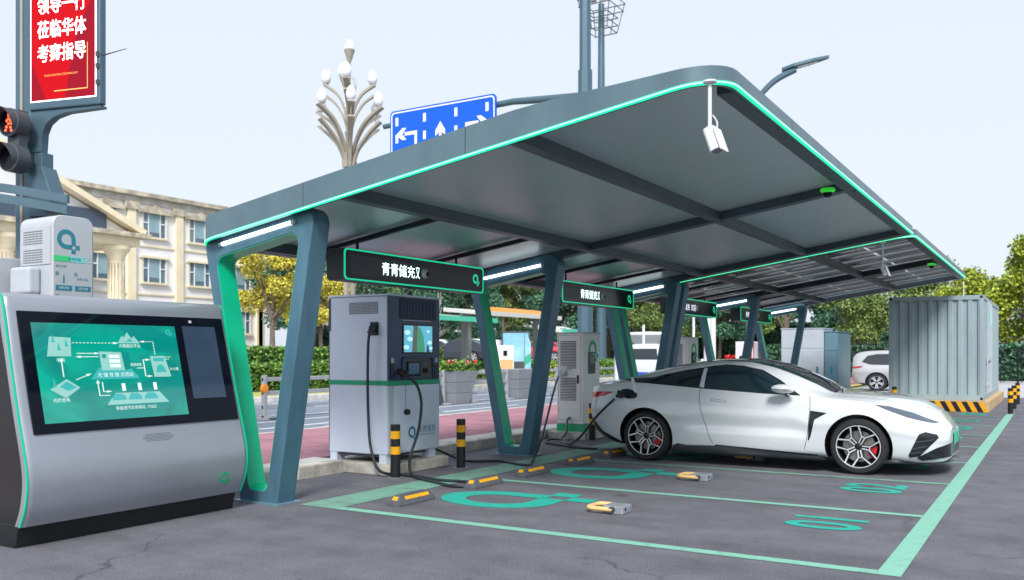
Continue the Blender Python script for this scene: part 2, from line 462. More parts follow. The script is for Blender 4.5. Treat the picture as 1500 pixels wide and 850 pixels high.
# ================================================================ parking bay markings
bm_ = link('bay_markings', None); tag(bm_, kind='structure')
BY = [6.374+2.2615*i for i in range(9)]
def flat(name, x0, x1, y0, y1, m, z=0.004):
    mb = MB(); nx = max(1, int((x1-x0)/2)); ny = max(1, int((y1-y0)/2))
    return part(name, mb.add([(x0,y0,z),(x1,y0,z),(x1,y1,z),(x0,y1,z)], [(0,1,2,3)]), m, bm_)
flat('kerbside_line', -6.165, -5.712, 6.217, 24.6, 'mint_paint_old')
flat('lane_line', -1.008, -0.855, 6.217, 24.6, 'mint_paint')
flat('bay_line', -5.710, -1.010, 6.217, 6.335, 'mint_paint')
for y in BY[1:]: flat('bay_line', -5.710, -1.010, y-0.055, y+0.055, 'mint_paint' if y < 9 else 'mint_paint_old')
for i in range(8):
    pl = Plane2((-4.72, BY[i]+1.10, 0.0), (0,1,0), (-1,0,0), (0,0,1))
    mb = MB(); P = Plane2((-4.72, BY[i]+1.10, 0.0), (0,1,0), (-1,0,0), (0,0,1))
    class S:                                      # stretched along the bay
        pass
    fn = lambda a, b, d, P=P: P(a*0.92, b*1.22, d)
    logo_q(mb, fn, 0, 0, 0.50, 0.0035, 0.0055)
    part('bay_logo', mb, 'teal_paint' if i == 0 else 'teal_paint', bm_)
    tp = Plane2((0,0,0), (0,1,0), (-1,0,0), (0,0,1))
    text('bay_number', '%02d' % (i+1), tp, BY[i]+1.55, 1.38, 0.86, 'teal_paint', bm_, d=0.0045, sx=0.80, bold=0.02)

# ================================================================ canopies
mat('led_tube', (1, 1, 1), 0.3, emit=2.6, ecol=(0.95, 0.97, 1.0))
CX0, CX1 = -7.43, -1.97
def zb(x): return 2.53+0.152*(x-CX0)
def zt(x):
    t = max(0.0, min(1.0, (x+3.7)/1.73))
    return zb(x)+0.25-0.12*t*t*(3-2*t)
def plan_ring(x0, x1, y0, y1, r_r, r_l, n=8):
    return rpoly([(x0,y0),(x1,y0),(x1,y1),(x0,y1)], [r_l, r_r, 0.06, 0.06], n)
def dense(pts, step=0.4):
    o = []
    for i, p in enumerate(pts):
        q = pts[(i+1) % len(pts)]; L = math.hypot(q[0]-p[0], q[1]-p[1]); k = max(1, int(L/step))
        o += [(p[0]+(q[0]-p[0])*j/k, p[1]+(q[1]-p[1])*j/k) for j in range(k)]
    return o
def inset(pts, d):
    n = len(pts); res = []
    for i in range(n):
        a, b = Vector(pts[i-1]), Vector(pts[(i+1) % n]); t = (b-a).normalized()
        res.append((pts[i][0]-t.y*d, pts[i][1]+t.x*d))
    return res
def beam_x(mb, y0, y1, x0, x1, dep=0.115):        # transverse, follows the slope
    mb.add([(x, y, zb(x)+dz) for dz in (0, dep) for x, y in ((x0,y0),(x1,y0),(x1,y1),(x0,y1))],
           [(0,3,2,1),(4,5,6,7),(0,1,5,4),(1,2,6,5),(2,3,7,6),(3,0,4,7)])
def vframe(parent, y0, lit=True):
    y1 = y0+0.23
    outer = rpoly([(-6.84, 0.0), (-6.34, 0.0), (-5.84, zb(-5.84)+0.08), (-7.36, zb(-7.36)+0.06)], [0.01, 0.01, 0.15, 0.10])
    inner = rpoly([(-6.725, 0.12), (-6.475, 0.12), (-6.035, 2.60), (-7.19, 2.40)], [0.07, 0.07, 0.10, 0.10])
    mb = MB(); ring_prism(mb, outer, inner, lambda a, b, d: (a, d, b), y0, y1)
    fr = part('support_frame', mb, 'frame_paint', parent, smooth=35, bevel=0.008)
    in2 = inset(inner, 0.005)
    mb = MB(); ring_prism(mb, inset(inner, -0.001), in2, lambda a, b, d: (a, d, b), y0+0.006, y1-0.006)
    part('green_liner', mb, 'frame_green', fr, smooth=35)
    sl = (zb(-6.1)-zb(-7.1)); e = Vector((1.0, 0, sl)).normalized()
    c0 = Vector((-7.10, y0-0.012, zb(-7.10)-0.052)); c1 = c0+e*1.0
    part('tube_light', MB().tube([c0, c1], 0.019, 10), 'led_tube', fr, smooth=50)
    for p in (c0, c1): part('light_end', MB().tube([p-e*0.02, p+e*0.02], 0.022, 10), 'cool_grey', fr, smooth=50)
    mb = MB()                                      # base plate with bolts
    mb.box(-6.90, -6.28, y0-0.05, y1+0.05, 0.0, 0.012)
    part('base_plate', mb, 'teal_grey', fr)
    return fr
def canopy(label, y0, y1, fy, solid, cap=0.0):
    t = thing('charging_canopy', label, 'canopy', (-6.6, y0, 0), 'canopies over the charging bays')
    ring = dense(plan_ring(CX0, CX1, y0, y1, 0.36, 0.32))
    inn = inset(ring, 0.05)
    mb = MB(); n = len(ring)
    rows = [[(x,y,zb(x)) for x,y in ring], [(x,y,zt(x)) for x,y in ring], [(x,y,zt(x)) for x,y in inn], [(x,y,zb(x)+0.002) for x,y in inn], [(x,y,zb(x)) for x,y in ring]]
    mb.grid(rows, closed=True)
    fa = part('fascia', mb, 'fascia', t, smooth=40)
    # led strip under the fascia edge on the near and lane sides
    near = [i for i, (x, y) in enumerate(ring) if (y < y0+0.30 and x > CX0-1) or x > CX1-0.02]
    near.sort(key=lambda i: (ring[i][0]-CX0)+(ring[i][1]-y0)*(1 if ring[i][0] > -5 else -1))
    def strip_part(name, d0, d1, z0, z1, m, par):
        A, Bq = inset(ring, d0), inset(ring, d1); mb = MB()
        mb.grid([[(Q[i][0], Q[i][1], zb(Q[i][0])+z_) for i in near] for Q, z_ in ((A,z0),(Bq,z0),(Bq,z1),(A,z1),(A,z0))])
        return part(name, mb, m, par, smooth=40)
    ls = strip_part('led_strip', 0.012, -0.010, -0.003, 0.021, 'led_green', t)
    strip_part('led_glare_core', 0.012, -0.0130, 0.005, 0.014, 'led_glare_core', ls)  # pale line imitating the overexposed middle of the green strip
    # sheet joints on the fascia
    for x in (-5.9, -4.1): part('fascia_joint', MB().add([(x+dx, y0-0.0015, z_) for dx, z_ in ((-.004,zb(x)+.03),(.004,zb(x)+.03),(.004,zt(x)-.004),(-.004,zt(x)-.004))], [(0,1,2,3)]), 'dark_grey', fa)
    for k in range(1, 5):
        y = y0+(y1-y0)*k/5
        part('fascia_joint', MB().add([(CX1+0.0015, y+dy, z_) for dy, z_ in ((-.005,zb(CX1)+.03),(.005,zb(CX1)+.03),(.005,zt(CX1)-.004),(-.005,zt(CX1)-.004))], [(0,1,2,3)]), 'dark_grey', fa)
    BX = [-7.33, -5.45, -3.65, -2.07]
    ys = [y0+0.05]+[f+0.02 for f in fy[1:-1]]+[y1-0.26]
    for k, x in enumerate(BX):
        wd = 0.06 if k in (0, 3) else 0.065
        for j in range(len(ys)-1):
            ya_ = ys[j]+0.16*(j > 0)+(0.34 if j == 0 and k in (0, 3) else 0)
            part('longitudinal_beam', MB().add([(x+dx, y, zb(x)+dz) for dz in (0, 0.115) for dx, y in ((-wd,ya_),(wd,ya_),(wd,ys[j+1]),(-wd,ys[j+1]))],
               [(0,3,2,1),(4,5,6,7),(0,1,5,4),(1,2,6,5),(2,3,7,6),(3,0,4,7)]), 'beam' if solid else 'beam_dark', t)
    for j, y in enumerate(ys[1:]):
        mb = MB(); beam_x(mb, y+0.003, y+(0.157 if y < y1-0.5 else 0.20), CX0+0.06, CX1-0.06)
        part('transverse_beam', mb, 'beam' if solid else 'beam_dark', t)
    # thin black pipes near the kerb side carrying the signs
    for j in range(len(ys)-1):
        L = ys[j+1]-ys[j]
        for q in (0.33, 0.73):
            yy = ys[j]+L*q; mb = MB()
            mb.add([(x, yy+dy, zb(x)+0.035+dz) for dz in (0, 0.05) for x, dy in ((-7.27,-.025),(-5.52,-.025),(-5.52,.025),(-7.27,.025))],
               [(0,3,2,1),(4,5,6,7),(0,1,5,4),(1,2,6,5),(2,3,7,6),(3,0,4,7)])
            part('cross_pipe', mb, 'black_pipe', t)
    if solid:
        for k in range(3):
            for j in range(len(ys)-1):
                x0, x1 = BX[k]+0.0, BX[k+1]+0.0; ya, yb = ys[j], ys[j+1]+0.1
                if k == 0: x0 = CX0+0.052
                if k == 2: x1 = CX1-0.052
                nn = 2
                for q in range(nn):
                    a0, a1 = ya+(yb-ya)*q/nn+0.002, ya+(yb-ya)*(q+1)/nn-0.002
                    mb = MB(); first = j == 0 and q == 0; tiny = 0.002
                    pg = rpoly([(x0,a0),(x1,a0),(x1,a1),(x0,a1)], [0.30 if first and k == 0 else tiny, 0.34 if first and k == 2 else tiny, tiny, tiny], 6)
                    mb.prism(pg, lambda a, b, d: (a, b, zb(a)+d), 0.1, 0.118)
                    part('ceiling_panel', mb, 'ceiling_metal', t)
        r2 = inset(ring, 0.03)
        part('roof_sheet', MB().poly([(x, y, zt(x)-0.03) for x, y in r2]), 'dark_grey', t)
    else:
        # glass solar panels on rails
        cell = MB()
        PW, PLn = 0.95, 1.70
        for a in range(3):
            for b in range(2):
                for c_ in range(5):
                    cell.box(-PLn/2+0.03+b*0.84+c_*0.160, -PLn/2+0.03+b*0.84+c_*0.160+0.1585, -PW/2+0.03+a*0.305, -PW/2+0.03+a*0.305+0.262, 0.001, 0.004)
        cm = cell.mesh('cells', 'solar_cell')
        gm = MB().box(-PLn/2, PLn/2, -PW/2, PW/2, 0.005, 0.011).mesh('solar_panel', 'clear_glass')
        fm = MB()
        for s_ in (-1, 1):
            fm.box(-PLn/2, PLn/2, s_*PW/2-0.015, s_*PW/2+0.015, -0.02, 0.012)
            fm.box(s_*PLn/2-0.015, s_*PLn/2+0.015, -PW/2+0.016, PW/2-0.016, -0.02, 0.012)
        fm = fm.mesh('panel_frame', 'rail_alu')
        ang = -math.atan(0.152); ny = int((y1-y0-0.2)/1.02)
        for i in range(3):
            for j in range(ny):
                xc = CX0+0.10+PLn/2*cos(ang)+i*(PLn+0.07)*cos(ang); yc = y0+0.12+PW/2+j*1.02
                p = link('solar_panel', gm, t)
                p.location = Vector((xc, yc, zb(xc)+0.17))-world_of(t); p.rotation_euler = (0, ang, 0)
                tag(link('solar_cells', cm, p), kind='stuff'); link('panel_frame', fm, p)
        for j in range(ny+1):
            mb = MB(); yc = y0+0.10+j*1.02
            mb.add([(x, yc+dy, zb(x)+0.118+dz) for dz in (0, 0.028) for x, dy in ((CX0+.07,-.018),(CX1-.07,-.018),(CX1-.07,.018),(CX0+.07,.018))],
               [(0,3,2,1),(4,5,6,7),(0,1,5,4),(1,2,6,5),(2,3,7,6),(3,0,4,7)])
            part('rail', mb, 'rail_alu', t)
    for f in fy: vframe(t, f)
    return t
canopy('grey steel canopy with a smooth metal ceiling and glowing green edge over the white coupe', 6.0, 15.66, [6.10, 10.86, 15.40], True)
canopy('grey canopy roofed with glass solar panels, next to the striped container base', 15.72, 25.45, [15.80, 20.55, 25.15], False)

# ================================================================ hanging led signs
def led_sign(y0, label, lit=True, dim=False):
    X, L, H, D = -6.5, 2.72, 0.345, 0.24
    t = thing('hanging_sign', label, 'sign', (X-D/2, y0, 2.24), 'led signs hanging under the canopies')
    z0 = 2.235
    yz = rrect(y0, y0+L, z0, z0+H, 0.05)
    F = lambda a, b, d: (X-D+d, a, b)
    part('housing', MB().prism(yz, F, 0, D), 'dark_grey', t, smooth=40)
    pl = Plane2((X, y0, z0), (0,1,0), (0,0,1), (1,0,0))
    mb = MB(); ring_prism(mb, rrect(0.004, L-0.004, 0.004, H-0.004, 0.05), rrect(0.02, L-0.02, 0.02, H-0.02, 0.042), pl, -0.004, 0.012)
    part('led_border', mb, 'led_border', t)
    part('glass_face', MB().prism(rrect(0.021, L-0.021, 0.021, H-0.021, 0.04), pl, 0.0005, 0.006), 'black_gloss', t)
    mb = MB(); pl.rect(mb, 0.10, 1.30, 0.07, 0.28, 0.0062, 0.0072); part('display', mb, 'display_off', t)
    if not dim:
        text('scrolling_text', '青青储充', pl, 0.62, 0.11, 0.155, 'text_white', t, d=0.0085, align='LEFT')
        text('scrolling_text', '又', pl, 0.62+0.155*4.05, 0.11, 0.155, 'text_white', t, d=0.0085, sx=0.55, align='LEFT')
    else:
        text('scrolling_text', '青青储充', pl, 0.42, 0.115, 0.145, 'text_lilac', t, d=0.0085, align='LEFT')
        text('scrolling_text', '欢迎', pl, 1.08, 0.115, 0.145, 'text_lilac', t, d=0.0085, align='LEFT')
    cm = part('camera_dome', MB().lathe([(0,.05),(.035,.043),(.055,.022),(.062,0)], (X+0.006, y0+1.42, z0+0.17), 'X', 18), 'light_grey', t, smooth=60)
    part('lens', MB().lathe([(0,.06),(.022,.056),(.03,.044)], (X+0.006, y0+1.425, z0+0.162), 'X', 14), 'black_gloss', cm, smooth=60)
    mb = MB(); logo_q(mb, pl, L-0.19, 0.185, 0.062, 0.0062, 0.009); part('logo', mb, 'led_border', t)
    for q in (0.36, 2.27):
        yy = y0+q; mb = MB()
        mb.tube([(X-0.12, yy, z0+H), (X-0.12, yy, zb(X-0.12)+0.05)], 0.016, 8)
        mb.box(X-0.155, X-0.085, yy-0.035, yy+0.035, z0+H, z0+H+0.012)
        part('hanger', mb, 'black_pipe', t, smooth=40)
    return t
mat('display_off', (0.035, 0.045, 0.055), 0.35)
mat('text_white', (0.9, 1, 1), 0.4, emit=1.8, ecol=(0.72, 1.0, 0.95))
mat('text_lilac', (0.9, 0.9, 1), 0.4, emit=0.9, ecol=(0.85, 0.85, 1.0))
led_sign(7.21, 'long black led sign with green border hanging over the wide silver charging cabinet')
led_sign(12.14, 'long black led sign with green border hanging over the narrow vented charger')
led_sign(16.75, 'dim black led sign behind the doubled support frames under the solar canopy', dim=True)
led_sign(21.25, 'dim black led sign hanging over the white chargers with red stripes', dim=True)

# ================================================================ cameras under the canopy edge
def cctv(p, label, drop, k=1.0):
    p = Vector(p); t = thing('security_camera', label, 'camera', p, 'white cameras on rods under the canopy corners')
    part('rod', MB().tube([p, p-Vector((0,0,drop))], 0.014, 10), 'white_plastic', t, smooth=50)
    part('mount', MB().lathe([(0,0),(.05,0),(.05,-.012),(.02,-.02)], p, 'Z', 14), 'white_plastic', t, smooth=40)
    q = p-Vector((0,0,drop)); d = Vector((0.30,-0.10,-0.80)).normalized(); s = Vector((0.1,0.9,0)).normalized(); u = d.cross(s).normalized(); s = u.cross(d)
    body = MB(); c = q+d*0.085
    pts = rrect(-0.05, 0.05, -0.042, 0.042, 0.03)
    body.prism(pts, lambda a, b, e: c+s*a+u*b+d*e, -0.09, 0.085)
    bo = part('camera_body', body, 'white_plastic', t, smooth=40)
    part('lens_glass', MB().prism(rrect(-0.04, 0.04, -0.032, 0.032, 0.025), lambda a, b, e: c+s*a+u*b+d*e, 0.0852, 0.088), 'mid_grey', bo)
    part('sun_shield', MB().prism([(-0.058,0.046),(0.058,0.046),(0.058,0.054),(-0.058,0.054)], lambda a, b, e: c+s*a+u*b+d*e, -0.07, 0.11), 'white_plastic', bo)
    mb = MB(); mb.tube(catmull([q+Vector((0.02,0,0.10)), q+Vector((0.045,0.02,0.05)), q+Vector((0.04,0.01,-0.01)), q+d*0.01]), 0.006, 6)
    part('wire', mb, 'white_plastic', t, smooth=60)
    return t
cctv((-2.06, 6.03, zb(-2.06)-0.005), 'white camera on a rod under the rounded corner of the metal-ceiling canopy', 0.34)
cctv((-2.45, 15.80, zb(-2.45)-0.005), 'white camera on a rod under the front edge of the solar canopy', 0.40)
def dome(p, label):
    t = thing('dome_sensor', label, 'sensor', p, 'green dome sensors under the canopies'); p = Vector(p)
    part('ring', MB().lathe([(0,0),(.075,0),(.085,-.025),(.06,-.05)], p, 'Z', 20), 'sensor_green', t, smooth=40)
    part('dome', MB().lathe([(.06,-.05),(.052,-.08),(.03,-.1),(0,-.106)], p, 'Z', 20), 'black_gloss', t, smooth=60)
mat('sensor_green', (0.05, 0.75, 0.05), 0.4, emit=0.25)
dome((-2.22, 10.55, zb(-2.22)-0.0), 'green ringed dome sensor on the beam of the metal-ceiling canopy')
dome((-2.22, 20.45, zb(-2.22)-0.0), 'green ringed dome sensor under the solar canopy')
# ================================================================ bollards, wheel stops, parking locks
def make_bollard(x, y, label, h=0.62, r=0.057, group='black and yellow bollards'):
    t = thing('bollard', label, 'bollard', (x, y, 0), group)
    part('post', MB().lathe([(0,h),(r-.006,h),(r,h-.006),(r,0),(r+.012,0),(r+.012,-.003)], (x,y,0), 'Z', 24), 'black_plastic', t, smooth=40)
    for z in (0.50*h/0.62, 0.32*h/0.62):
        part('reflective_band', MB().lathe([(r+.0005,z-.045),(r+.0025,z-.043),(r+.0025,z+.043),(r+.0005,z+.045)], (x,y,0), 'Z', 24), 'yellow', t, smooth=40)
    part('foot_flange', MB().lathe([(r,.01),(r+.035,.01),(r+.035,0.001)], (x,y,0), 'Z', 20), 'mid_grey', t, smooth=40)
    return t
make_bollard(-6.55, 8.15, 'black and yellow bollard at the corner of the wide silver charging cabinet')
make_bollard(-6.40, 9.27, 'black and yellow bollard between the wide silver cabinet and a slanted frame')
make_bollard(-6.55, 13.30, 'black and yellow bollard between the narrow vented charger and the coupe tail')
make_bollard(-0.93, 24.35, 'black and yellow bollard at the end of the long mint lane line')
make_bollard(-0.93, 26.45, 'middle bollard of the three in a row beside the container')
make_bollard(-0.93, 28.95, 'last bollard of the row of three beside the container, farthest from the lane line')
make_bollard(-3.44, 23.95, 'black and yellow bollard at the left corner of the container front')
def wheel_stop(x, y, label, L=0.55, W=0.16, H=0.10, xr=0.0):
    t = thing('wheel_stop', label, 'wheel stop', (x, y, 0), 'rubber wheel stops in the bays')
    mb = MB()
    rows = []
    for q, s in ((-1,0.0),(-0.98,.35),(-0.80,1.0),(0.80,1.0),(0.98,.35),(1,0.0)):
        yy = y+q*L/2; hh = 0.022+(H-0.022)*s; top = W/2-0.045 if s == 1.0 else W/2-0.02
        rows.append([(x-W/2,yy,0),(x-W/2,yy,.02),(x-top,yy,hh),(x+top,yy,hh),(x+W/2,yy,.02),(x+W/2,yy,0)])
    mb.grid(rows); mb.poly(rows[0]); mb.poly(rows[-1])
    part('rubber_body', mb, 'stop_rubber', t, smooth=25)
    # reflective strip lies on the slope that faces the lane, a small one on the near end
    P = lambda q, s, lift=0.003: Vector((x+(W/2)*(1-s)+(W/2-0.045)*s+lift*0.9, y+q*L/2, 0.02*(1-s)+H*s+lift*0.5))
    mb = MB(); mb.add([P(-.62,.45), P(.74,.45), P(.74,.82), P(-.62,.82)], [(0,1,2,3)])
    part('reflective_strip', mb, 'yellow', t)
    Q = lambda u, s: Vector((x+u, y-(0.98-0.18*s)*L/2-0.003, 0.045+(H-0.045)*s+0.002))
    part('reflective_end', MB().add([Q(-.03,.2), Q(.03,.2), Q(.03,.75), Q(-.03,.75)], [(0,1,2,3)]), 'yellow', t)
    return t
wheel_stop(-5.33, 6.88, 'rubber wheel stop with yellow strips in bay 01, beside its outer line')
wheel_stop(-5.33, 8.16, 'rubber wheel stop with yellow strips in bay 01, touching the cable ends')
wheel_stop(-5.33, 9.20, 'rubber wheel stop with yellow strips in bay 02, beside the line to bay 01')
wheel_stop(-5.33, 10.45, 'rubber wheel stop with yellow strips in bay 02, beside the line to the coupe')
wheel_stop(-5.33, 11.50, 'rubber wheel stop behind the rear wheel of the white coupe')
wheel_stop(-5.33, 12.70, 'rubber wheel stop behind the hidden rear wheel of the white coupe')
def parking_lock(x, y, label):
    t = thing('parking_lock', label, 'parking lock', (x, y, 0), 'folded parking locks in the bays')
    part('housing', MB().prism(rpoly([(0.0,-0.105),(0.20,-0.105),(0.20,0.105),(0.0,0.105)], 0.02), lambda a, b, d: (x+a, y+b*(1-0.5*max(0,d-0.05)), d), 0.0, 0.075), 'lock_grey', t, bevel=0.01)
    path = [(x+a, y+b, 0.045) for a, b in rpoly([(0.10,-0.135),(-0.15,-0.135),(-0.15,0.135),(0.10,0.135)], [0.001, 0.07, 0.07, 0.001])]
    part('swing_arm', MB().tube(path, 0.021, 10), 'yellow_cream', t, smooth=50)
    for s_ in (-1, 1):
        part('hinge', MB().tube([(x+0.10, y+s_*0.106, 0.045), (x+0.10, y+s_*0.152, 0.045)], 0.026, 12), 'dark_grey', t, smooth=40)
    part('indicator', MB().lathe([(0,.006),(.012,.004),(.014,0)], (x+0.201, y-0.05, 0.045), 'X', 10), 'black_gloss', t)
    return t
parking_lock(-3.50, 7.42, 'folded cream and grey parking lock in the empty bay beside the outer mint line')
parking_lock(-3.55, 9.82, 'folded cream and grey parking lock in the empty bay next to the coupe')
parking_lock(-3.58, 12.05, 'folded parking lock on the ground underneath the white coupe')

# ================================================================ plinths
def plinth(pl, label):
    x0, x1, y0, y1 = pl
    o = part('concrete_plinth', MB().box(x0, x1, y0, y1, 0.0, 0.13), 'kerb_stone', None, bevel=0.012)
    return tag(o, label, 'plinth', 'concrete plinths under the chargers')
plinth((-7.80, -6.68, 8.20, 9.40), 'low concrete plinth under the wide silver charging cabinet')
plinth((-7.39, -6.66, 13.28, 14.20), 'low concrete plinth under the narrow vented charger')

# ================================================================ wide charging cabinet
mat('screen_sky', (0.02, 0.2, 0.3), 0.25, emit=0.55, ecol=(0.10, 0.46, 0.62), coat=0.4)
mat('screen_green', (0.02, 0.2, 0.1), 0.25, emit=0.4, ecol=(0.06, 0.36, 0.20))
mat('screen_cloud', (0.5, 0.7, 0.8), 0.25, emit=0.6, ecol=(0.42, 0.72, 0.80))
mat('screen_dark', (0.02, 0.05, 0.09), 0.15, emit=0.1, ecol=(0.1, 0.25, 0.4))
mat('screen_brown', (0.1, 0.1, 0.08), 0.3, emit=0.2, ecol=(0.20, 0.26, 0.22))
def connector(name, p, d, parent, m='black_plastic', k=1.0):
    """charging gun: handle along d from p"""
    p, d = Vector(p), Vector(d).normalized()
    g = part(name, MB().tube([p-d*0.09*k, p-d*0.05*k, p, p+d*0.05*k, p+d*0.16*k], [0.018*k, 0.024*k, 0.038*k, 0.030*k, 0.026*k], 12), m, parent, smooth=50)
    part('gun_trigger', MB().tube([p+d*0.02*k+Vector((0,0,.03*k)), p-d*0.06*k+Vector((0,0,.055*k)), p-d*0.07*k], 0.014*k, 8), m, g, smooth=50)
    return g
def wide_cabinet():
    x0, x1, y0, y1, z0, z1 = -7.69, -6.75, 8.27, 9.29, 0.235, 2.15
    t = thing('charging_cabinet', 'wide silver charging cabinet with navy screen panel beside two bollards', 'charger', ((x0+x1)/2, (y0+y1)/2, 0.13))
    part('body', MB().box(x0, x1-0.02, y0, y1, z0, z1-0.02), 'silver_paint', t, bevel=0.012)
    part('lid', MB().box(x0-0.012, x1+0.006, y0-0.008, y1+0.008, z1-0.018, z1+0.006), 'silver_paint', t, bevel=0.004)
    for x, y in ((x0+.06, y0+.08), (x1-.10, y0+.08), (x0+.06, y1-.1), (x1-.10, y1-.1)):
        part('foot', MB().box(x-.05, x+.06, y-.07, y+.07, 0.131, z0), 'silver_paint', t)
    part('under_tray', MB().box(x0+.05, x1-.09, y0+.04, y1-.04, 0.20, 0.232), 'dark_grey', t)
    F = Plane2((x1, y0, 0), (0,1,0), (0,0,1), (1,0,0)); Wd = y1-y0
    up = part('navy_panel', MB().box(x1-0.019, x1+0.002, y0, y1, 1.12, z1-0.02), 'navy_panel', t, bevel=0.003)
    part('corner_trim', MB().box(x0-0.002, x0+0.03, y0-0.004, y0-0.0005, 1.72, 2.12), 'navy_panel', t)
    # top ventilation grille: frame recess and bars
    mb = MB(); F.rect(mb, 0.20, 0.95, 1.86, 2.115, 0.0025, 0.004); gr = part('vent_grille', mb, 'black_plastic', up)
    mb = MB()
    for i in range(25): F.rect(mb, 0.212+i*0.0295, 0.224+i*0.0295, 1.87, 2.105, 0.0042, 0.012)
    for j in range(5): F.rect(mb, 0.205, 0.945, 1.885+j*0.05, 1.890+j*0.05, 0.0042, 0.008)
    tag(part('grille_bar', mb, 'navy_panel', gr), kind='stuff')
    mb = MB(); F.rect(mb, 0.27, 0.83, 1.842, 1.852, 0.002, 0.007); part('light_bar', mb, 'cool_grey', up)
    mb = MB(); F.rect(mb, 0.0, Wd, 1.832, 1.836, 0.0, 0.0028); part('seam', mb, 'black_plastic', up)
    # advertising screen
    mb = MB(); F.rect(mb, 0.26, 0.88, 1.44, 1.80, 0.002, 0.008); fr = part('screen_frame', mb, 'black_gloss', t)
    mb = MB(); F.rect(mb, 0.285, 0.855, 1.46, 1.785, 0.008, 0.0095); sc = part('screen', mb, 'screen_sky', fr)
    def scr(name, poly, m, d): part(name, MB().prism(poly, F, d, d+0.0006), m, fr)
    scr('picture', [(0.44,1.46),(0.47,1.785),(0.56,1.785),(0.60,1.46)], 'screen_brown', 0.0097)
    scr('picture', [(0.535,1.46),(0.545,1.74),(0.60,1.77),(0.67,1.66),(0.70,1.46)], 'screen_green', 0.0107)
    for cx, cy, r in ((0.35,1.70,.055),(0.40,1.62,.05),(0.80,1.58,.045),(0.77,1.72,.03),(0.33,1.52,.05),(0.82,1.51,.035)):
        scr('picture', [(cx+r*cos(a*pi/6)*1.1, cy+r*0.55*sin(a*pi/6)) for a in range(12)], 'screen_cloud', 0.0102)
    scr('picture', [(0.73,1.46),(0.74,1.53),(0.76,1.56),(0.78,1.53),(0.80,1.46)], 'screen_dark', 0.0112)
    # recessed control desk
    mb = MB(); pts = rpoly([(0.26,1.135),(0.86,1.135),(0.86,1.40),(0.26,1.40)], [0.005,0.005,0.06,0.06], 4)
    ring_prism(mb, [(a+(a-0.56)*0.05, b+(b-1.27)*0.05) for a, b in pts], pts, F, 0.0005, 0.022)
    part('desk_surround', mb, 'navy_panel', t, smooth=30)
    part('desk_panel', MB().prism(pts, F, 0.0022, 0.0045), 'dark_grey', t)
    mb = MB(); F.rect(mb, 0.34, 0.60, 1.17, 1.345, 0.0046, 0.018); ts = part('touch_screen', mb, 'black_gloss', t)
    mb = MB(); F.rect(mb, 0.365, 0.575, 1.19, 1.325, 0.0182, 0.0192); part('display', mb, 'screen_dark', ts)
    mb = MB(); F.rect(mb, 0.67, 0.76, 1.20, 1.26, 0.0046, 0.015); part('card_slot', mb, 'black_gloss', t)
    part('button', MB().lathe([(0,.012),(.018,.01),(.02,0)], F(0.71, 1.31, 0.0046), 'X', 14), 'mid_grey', t, smooth=40)
    for a in (0.03, 0.90):
        mb = MB(); F.rect(mb, a, a+0.075, 1.14, 1.32, 0.002, 0.012); part('gun_holster', mb, 'black_plastic', t)
        mb = MB(); F.rect(mb, a+0.012, a+0.05, 1.33, 1.39, 0.002, 0.02); part('holster_clip', mb, 'cool_grey', t)
    # green belt round the corner, lower door, lock and print
    part('green_belt', MB().box(x1-0.018, x1+0.004, y0-0.004, y1+0.002, 1.062, 1.118), 'green_band', t)
    part('green_belt', MB().box(x0+0.0, x1-0.0185, y0-0.004, y0-0.0002, 1.062, 1.118), 'green_band', t)
    dr = part('lower_door', MB().box(x1-0.0195, x1, y0+0.10, y1-0.004, 0.25, 1.058), 'silver_paint', t, bevel=0.004)
    part('lower_corner', MB().box(x1-0.0195, x1+0.001, y0+0.001, y0+0.095, 0.25, 1.058), 'cool_grey', t, bevel=0.008)
    part('door_lock', MB().lathe([(0,.05),(.03,.05),(.036,.03),(.036,0)], F(0.33, 0.735, 0), 'X', 18), 'black_plastic', dr, smooth=40)
    mb = MB(); logo_q(mb, F, 0.45, 0.48, 0.072, 0.001, 0.003); part('logo', mb, 'teal_print', dr)
    text('lettering', '青青储充', F, 0.56, 0.47, 0.095, 'teal_print', dr, d=0.002, align='LEFT')
    mb = MB(); F.rect(mb, 0.57, 0.93, 0.432, 0.438, 0.001, 0.0025); part('print_line', mb, 'teal_print', dr)
    # left side: perforated vent, side gun holster
    Sd = Plane2((x0, y0, 0), (1,0,0), (0,0,1), (0,-1,0))
    mb = MB(); Sd.rect(mb, 0.33, 0.78, 1.92, 2.06, 0.0005, 0.003); sv = part('side_vent', mb, 'mid_grey', t)
    mb = MB()
    for i in range(22):
        for j in range(7): Sd.rect(mb, 0.345+i*0.0195, 0.357+i*0.0195, 1.932+j*0.018, 1.942+j*0.018, 0.0032, 0.0045)
    tag(part('perforation', mb, 'cool_grey', sv), kind='stuff')
    mb = MB(); Sd.rect(mb, 0.67, 0.79, 1.66, 1.82, 0.0005, 0.02); part('side_holster', mb, 'black_plastic', t, bevel=0.005)
    mb = MB(); Sd.rect(mb, 0.0, 0.012, 0.24, 2.12, 0.0003, 0.0025); part('seam', mb, 'mid_grey', t)
    gp = Vector((-6.955, y0-0.05, 1.74))
    c1 = catmull([gp, (-6.97, 8.17, 1.62), (-6.985, 8.17, 1.2), (-6.96, 8.15, 0.75), (-6.88, 8.10, 0.35), (-6.74, 8.09, 0.08), (-6.60, 8.28, 0.022), (-6.33, 8.26, 0.02), (-5.95, 8.16, 0.02), (-5.65, 8.20, 0.02), (-5.44, 8.14, 0.03)], 8)
    k1 = part('charging_cable', MB().tube(c1, 0.0165, 10), 'cable', t, smooth=60)
    connector('charging_gun', gp, (0.0, 0.8, 0.6), k1, 'dark_grey')
    g2 = Vector((-6.69, 8.47, 1.20))
